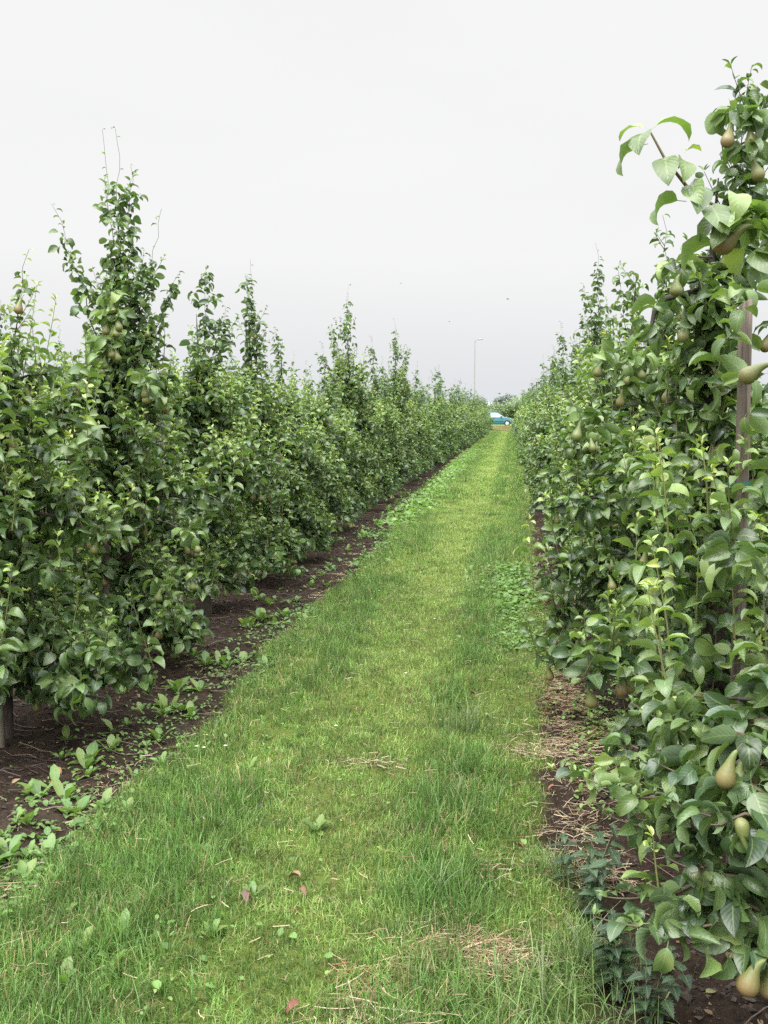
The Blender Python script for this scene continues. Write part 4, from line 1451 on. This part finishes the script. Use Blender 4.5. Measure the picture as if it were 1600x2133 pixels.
for x in (-1.28, 1.32):
    for s_ in (-1, 1):
        wheel(x, s_)
        # arch
        V, Fq = [], []
        for i in range(13):
            a = PI * i / 12
            V += [(x + .36 * math.cos(a), s_ * .855, .30 + .36 * math.sin(a)), (x + .30 * math.cos(a), s_ * .860, .30 + .30 * math.sin(a))]
        for i in range(12): Fq.append((2 * i, 2 * i + 1, 2 * i + 3, 2 * i + 2))
        link("wheel_arch", np_mesh("wheel_arch", np.array(V), np.array(Fq), M_PLAST, smooth=False), car)
for s_ in (-1, 1):
    link("headlight", box_mesh("headlight", 1.83, 2.0, s_ * .48 - .14, s_ * .48 + .14, .60, .74, M_LAMP), car)
    link("mirror", box_mesh("mirror", .60, .78, s_ * .93 - .07, s_ * .93 + .07, .94, 1.06, M_PLAST), car)
    link("door_handle", box_mesh("door_handle", -.14, .02, s_ * .855 - .012, s_ * .855 + .012, .80, .84, M_PLAST), car)
    link("side_trim", box_mesh("side_trim", -.95, .95, s_ * .852 - .012, s_ * .852 + .012, .50, .56, M_PLAST), car)
link("bumper", box_mesh("bumper", 1.93, 2.09, -.72, .72, .30, .46, M_PLAST), car)

# street lamp ------------------------------------------------------
M_GALV = plain("galvanised_steel", (.22, .225, .235), .7, .0)
b0 = at(988, 860, 137)
lamp = tag(empty("street_lamp", (b0.x, 137, 0)), "tall slim grey street lamp rising beyond the end of the left row", "street lamp")
tbs = Tubes(10); top = at(988, 712, 137).z
tbs.add([(0, 0, -.1), (0, 0, 3), (0, 0, 8), (0, 0, top)], [.085, .08, .065, .05]); link("pole", tbs.build("pole", M_GALV), lamp)
tbs = Tubes(8); tbs.add([(0, 0, top - .05), (.06, 0, top + .15), (.22, 0, top + .26), (.45, 0, top + .30)], [.05, .045, .04]); link("arm", tbs.build("arm", M_GALV), lamp)
V = []; Fq = []
sec = [(.35, .06, .05), (.5, .12, .10), (.8, .15, .12), (1.05, .10, .08), (1.12, .03, .03)]
for x, hw, hh in sec:
    for a in range(8):
        t = 2 * PI * a / 8; V.append((x, hw * math.cos(t), top + .30 + hh * math.sin(t) * (1 if math.sin(t) > 0 else .6)))
for j in range(4):
    for i in range(8): Fq.append((j * 8 + i, j * 8 + (i + 1) % 8, (j + 1) * 8 + (i + 1) % 8, (j + 1) * 8 + i))
link("lamp_head", np_mesh("lamp_head", np.array(V), np.array(Fq), M_GALV), lamp)


# distant bushes and trees, haze mixed into their leaf colours ----------------------------------------
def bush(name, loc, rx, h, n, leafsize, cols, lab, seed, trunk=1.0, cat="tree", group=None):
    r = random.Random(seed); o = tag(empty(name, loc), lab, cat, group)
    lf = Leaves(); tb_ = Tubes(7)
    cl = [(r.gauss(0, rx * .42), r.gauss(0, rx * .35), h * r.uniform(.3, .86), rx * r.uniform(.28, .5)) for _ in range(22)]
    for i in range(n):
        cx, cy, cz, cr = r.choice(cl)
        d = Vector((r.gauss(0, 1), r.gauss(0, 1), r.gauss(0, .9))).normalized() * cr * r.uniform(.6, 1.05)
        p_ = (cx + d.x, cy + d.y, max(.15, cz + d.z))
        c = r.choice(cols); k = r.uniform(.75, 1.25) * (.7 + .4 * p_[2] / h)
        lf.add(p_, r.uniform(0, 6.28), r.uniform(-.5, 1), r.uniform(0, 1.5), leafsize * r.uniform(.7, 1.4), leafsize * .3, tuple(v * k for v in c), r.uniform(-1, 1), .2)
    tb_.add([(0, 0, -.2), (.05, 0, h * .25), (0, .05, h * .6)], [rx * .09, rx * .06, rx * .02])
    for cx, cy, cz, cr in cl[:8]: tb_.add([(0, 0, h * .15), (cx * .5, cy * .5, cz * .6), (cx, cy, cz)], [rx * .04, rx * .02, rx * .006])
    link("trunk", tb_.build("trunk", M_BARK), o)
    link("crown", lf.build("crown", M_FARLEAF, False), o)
    return o


b1 = at(1078, 860, 150)
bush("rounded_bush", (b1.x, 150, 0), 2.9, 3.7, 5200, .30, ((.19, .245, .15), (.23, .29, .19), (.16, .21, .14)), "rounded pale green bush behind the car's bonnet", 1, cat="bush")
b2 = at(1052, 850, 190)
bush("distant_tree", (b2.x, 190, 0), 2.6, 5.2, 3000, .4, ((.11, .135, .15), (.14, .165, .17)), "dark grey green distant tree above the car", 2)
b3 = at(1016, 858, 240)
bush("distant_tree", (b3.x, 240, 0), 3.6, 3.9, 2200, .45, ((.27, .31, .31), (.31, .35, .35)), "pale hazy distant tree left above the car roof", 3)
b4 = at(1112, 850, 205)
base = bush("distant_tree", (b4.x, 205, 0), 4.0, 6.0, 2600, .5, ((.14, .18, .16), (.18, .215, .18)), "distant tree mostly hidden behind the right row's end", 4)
for i, (x, y_, s_) in enumerate(((-40, 230, 1.5), (-26, 250, 1.2), (-58, 215, 1.7), (-75, 240, 1.8), (28, 235, 1.5), (42, 250, 1.7), (60, 225, 1.4), (78, 245, 1.9), (-95, 250, 2.0), (98, 240, 1.8))):
    c_ = copy_tree(base); c_.location = (x, y_, 0); c_.rotation_euler = (0, 0, i); c_.scale = (s_, s_, s_ * .9)
    tag(c_, "tree of the far field edge hidden behind the orchard rows", "tree", "trees at the far field edge")

# birds -------------------------------------------------------------
M_BIRD = plain("bird_feathers", (.10, .10, .11), .8)
for i, (px, py, Y) in enumerate(((1040, 820, 55), (936, 670, 70), (835, 590, 70), (1058, 623, 60))):
    o = tag(empty("bird", at(px, py, Y), i * 1.1), ("dark bird flying low in the gap above the car", "tiny bird flying left of the street lamp top", "tiny bird high in the sky, left of the other birds", "tiny bird high in the sky right above the street lamp")[i], "bird")
    V = []; Fq = []
    pr = [(-.10, .004), (-.07, .012), (-.02, .020), (.04, .018), (.07, .012), (.085, .003)]
    for x, r_ in pr:
        for a in range(8): V.append((x, r_ * math.cos(a * PI / 4), r_ * math.sin(a * PI / 4)))
    for j in range(len(pr) - 1):
        for a in range(8): Fq.append((j * 8 + a, j * 8 + (a + 1) % 8, (j + 1) * 8 + (a + 1) % 8, (j + 1) * 8 + a))
    for sg in (-1, 1):
        n = len(V)
        V += [(.045, 0, .01), (-.01, 0, .01), (.055, sg * .07, .045), (.0, sg * .075, .04), (-.03, sg * .165, .02), (-.05, sg * .16, .018)]
        Fq += [(n, n + 1, n + 3, n + 2), (n + 2, n + 3, n + 5, n + 4)]
    n = len(V); V += [(-.09, .0, 0), (-.13, -.03, 0), (-.11, 0, .001), (-.13, .03, 0)]; Fq.append((n, n + 1, n + 2, n + 3))
    link("body", np_mesh("body", np.array(V), np.array(Fq), M_BIRD), o)

# ================================================================== LIGHT
w = bpy.data.worlds.new("World"); SC.world = w; w.use_nodes = True
nt = w.node_tree; nt.nodes.clear(); L = nt.links.new
outw = nt.nodes.new("ShaderNodeOutputWorld"); bg = nt.nodes.new("ShaderNodeBackground")
sky = nt.nodes.new("ShaderNodeTexSky"); sky.sky_type = 'NISHITA'; sky.sun_disc = False
EL, ROT = math.radians(58), math.radians(200)
sky.sun_elevation = EL; sky.sun_rotation = ROT; sky.dust_density = 4
tc = nt.nodes.new("ShaderNodeTexCoord"); sp = nt.nodes.new("ShaderNodeSeparateXYZ")
L(tc.outputs["Generated"], sp.inputs[0])
cr = nt.nodes.new("ShaderNodeValToRGB"); e = cr.color_ramp.elements
for pos, c in ((0, (.76, .785, .825)), (.045, (.815, .828, .852)), (.08, (.865, .87, .88)), (.115, (.90, .902, .905)), (.15, (.94, .94, .94)), (1, (.955, .955, .955))):
    if pos == 0: el_ = e[0]
    elif pos == 1: el_ = e[-1]
    else: el_ = e.new(pos)
    el_.color = c + (1,)
L(sp.outputs[2], cr.inputs[0])
mr = nt.nodes.new("ShaderNodeMapRange"); mr.inputs[1].default_value = .46; mr.inputs[2].default_value = .80; mr.inputs[3].default_value = 1.0; mr.inputs[4].default_value = 5.0
mr.interpolation_type = 'SMOOTHSTEP'
L(sp.outputs[2], mr.inputs[0])
mu = nt.nodes.new("ShaderNodeVectorMath"); mu.operation = 'SCALE'; L(cr.outputs[0], mu.inputs[0])
cn = nt.nodes.new("ShaderNodeTexNoise"); cn.inputs["Scale"].default_value = 3.0; cn.inputs["Detail"].default_value = 5.0
cmap = nt.nodes.new("ShaderNodeMapping"); cmap.inputs["Scale"].default_value = (1, 1, 4); L(tc.outputs["Generated"], cmap.inputs[0]); L(cmap.outputs[0], cn.inputs["Vector"])
cmr = nt.nodes.new("ShaderNodeMapRange"); cmr.inputs[1].default_value = .3; cmr.inputs[2].default_value = .7; cmr.inputs[3].default_value = .985; cmr.inputs[4].default_value = 1.012
L(cn.outputs["Fac"], cmr.inputs[0])
bk = nt.nodes.new("ShaderNodeMapRange"); bk.inputs[1].default_value = .05; bk.inputs[2].default_value = -.6; bk.inputs[3].default_value = 1.0; bk.inputs[4].default_value = 2.0
L(sp.outputs[1], bk.inputs[0]); mb = nt.nodes.new("ShaderNodeMath"); mb.operation = 'MULTIPLY'; L(bk.outputs[0], mb.inputs[0]); L(mr.outputs[0], mb.inputs[1])
mc = nt.nodes.new('ShaderNodeMath'); mc.operation = 'MULTIPLY'; L(mb.outputs[0], mc.inputs[0]); L(cmr.outputs[0], mc.inputs[1])
L(mc.outputs[0], mu.inputs[3])
sk = nt.nodes.new("ShaderNodeVectorMath"); sk.operation = 'SCALE'; L(sky.outputs[0], sk.inputs[0]); sk.inputs[3].default_value = .10
mx = nt.nodes.new("ShaderNodeMix"); mx.data_type = 'RGBA'; mx.inputs[0].default_value = .03
L(mu.outputs[0], mx.inputs[6]); L(sk.outputs[0], mx.inputs[7])
L(mx.outputs[2], bg.inputs[0]); bg.inputs[1].default_value = 1.0
L(bg.outputs[0], outw.inputs[0])

sun = bpy.data.lights.new("sun", 'SUN'); sun.energy = 3.0; sun.angle = math.radians(50); sun.color = (1, .97, .92)
so = bpy.data.objects.new("sun", sun); COL.objects.link(so)
# direction towards the sun (from the camera's left rear)
az = math.radians(215)
dirv = Vector((math.sin(az) * math.cos(EL), math.cos(az) * math.cos(EL), math.sin(EL)))
sky.sun_rotation = az
so.rotation_euler = (-dirv).to_track_quat('-Z', 'Y').to_euler()

SC.view_settings.view_transform = 'Standard'; SC.view_settings.look = 'None'; SC.view_settings.exposure = 0
SC.cycles.max_bounces = 6; SC.cycles.diffuse_bounces = 4; SC.cycles.glossy_bounces = 2; SC.cycles.transmission_bounces = 3
SC.cycles.use_denoising = False
SC.cycles.denoiser = 'OPENIMAGEDENOISE'
SC.cycles.denoising_input_passes = 'RGB_ALBEDO_NORMAL'
SC.cycles.denoising_prefilter = 'ACCURATE'
SC.render.film_transparent = False
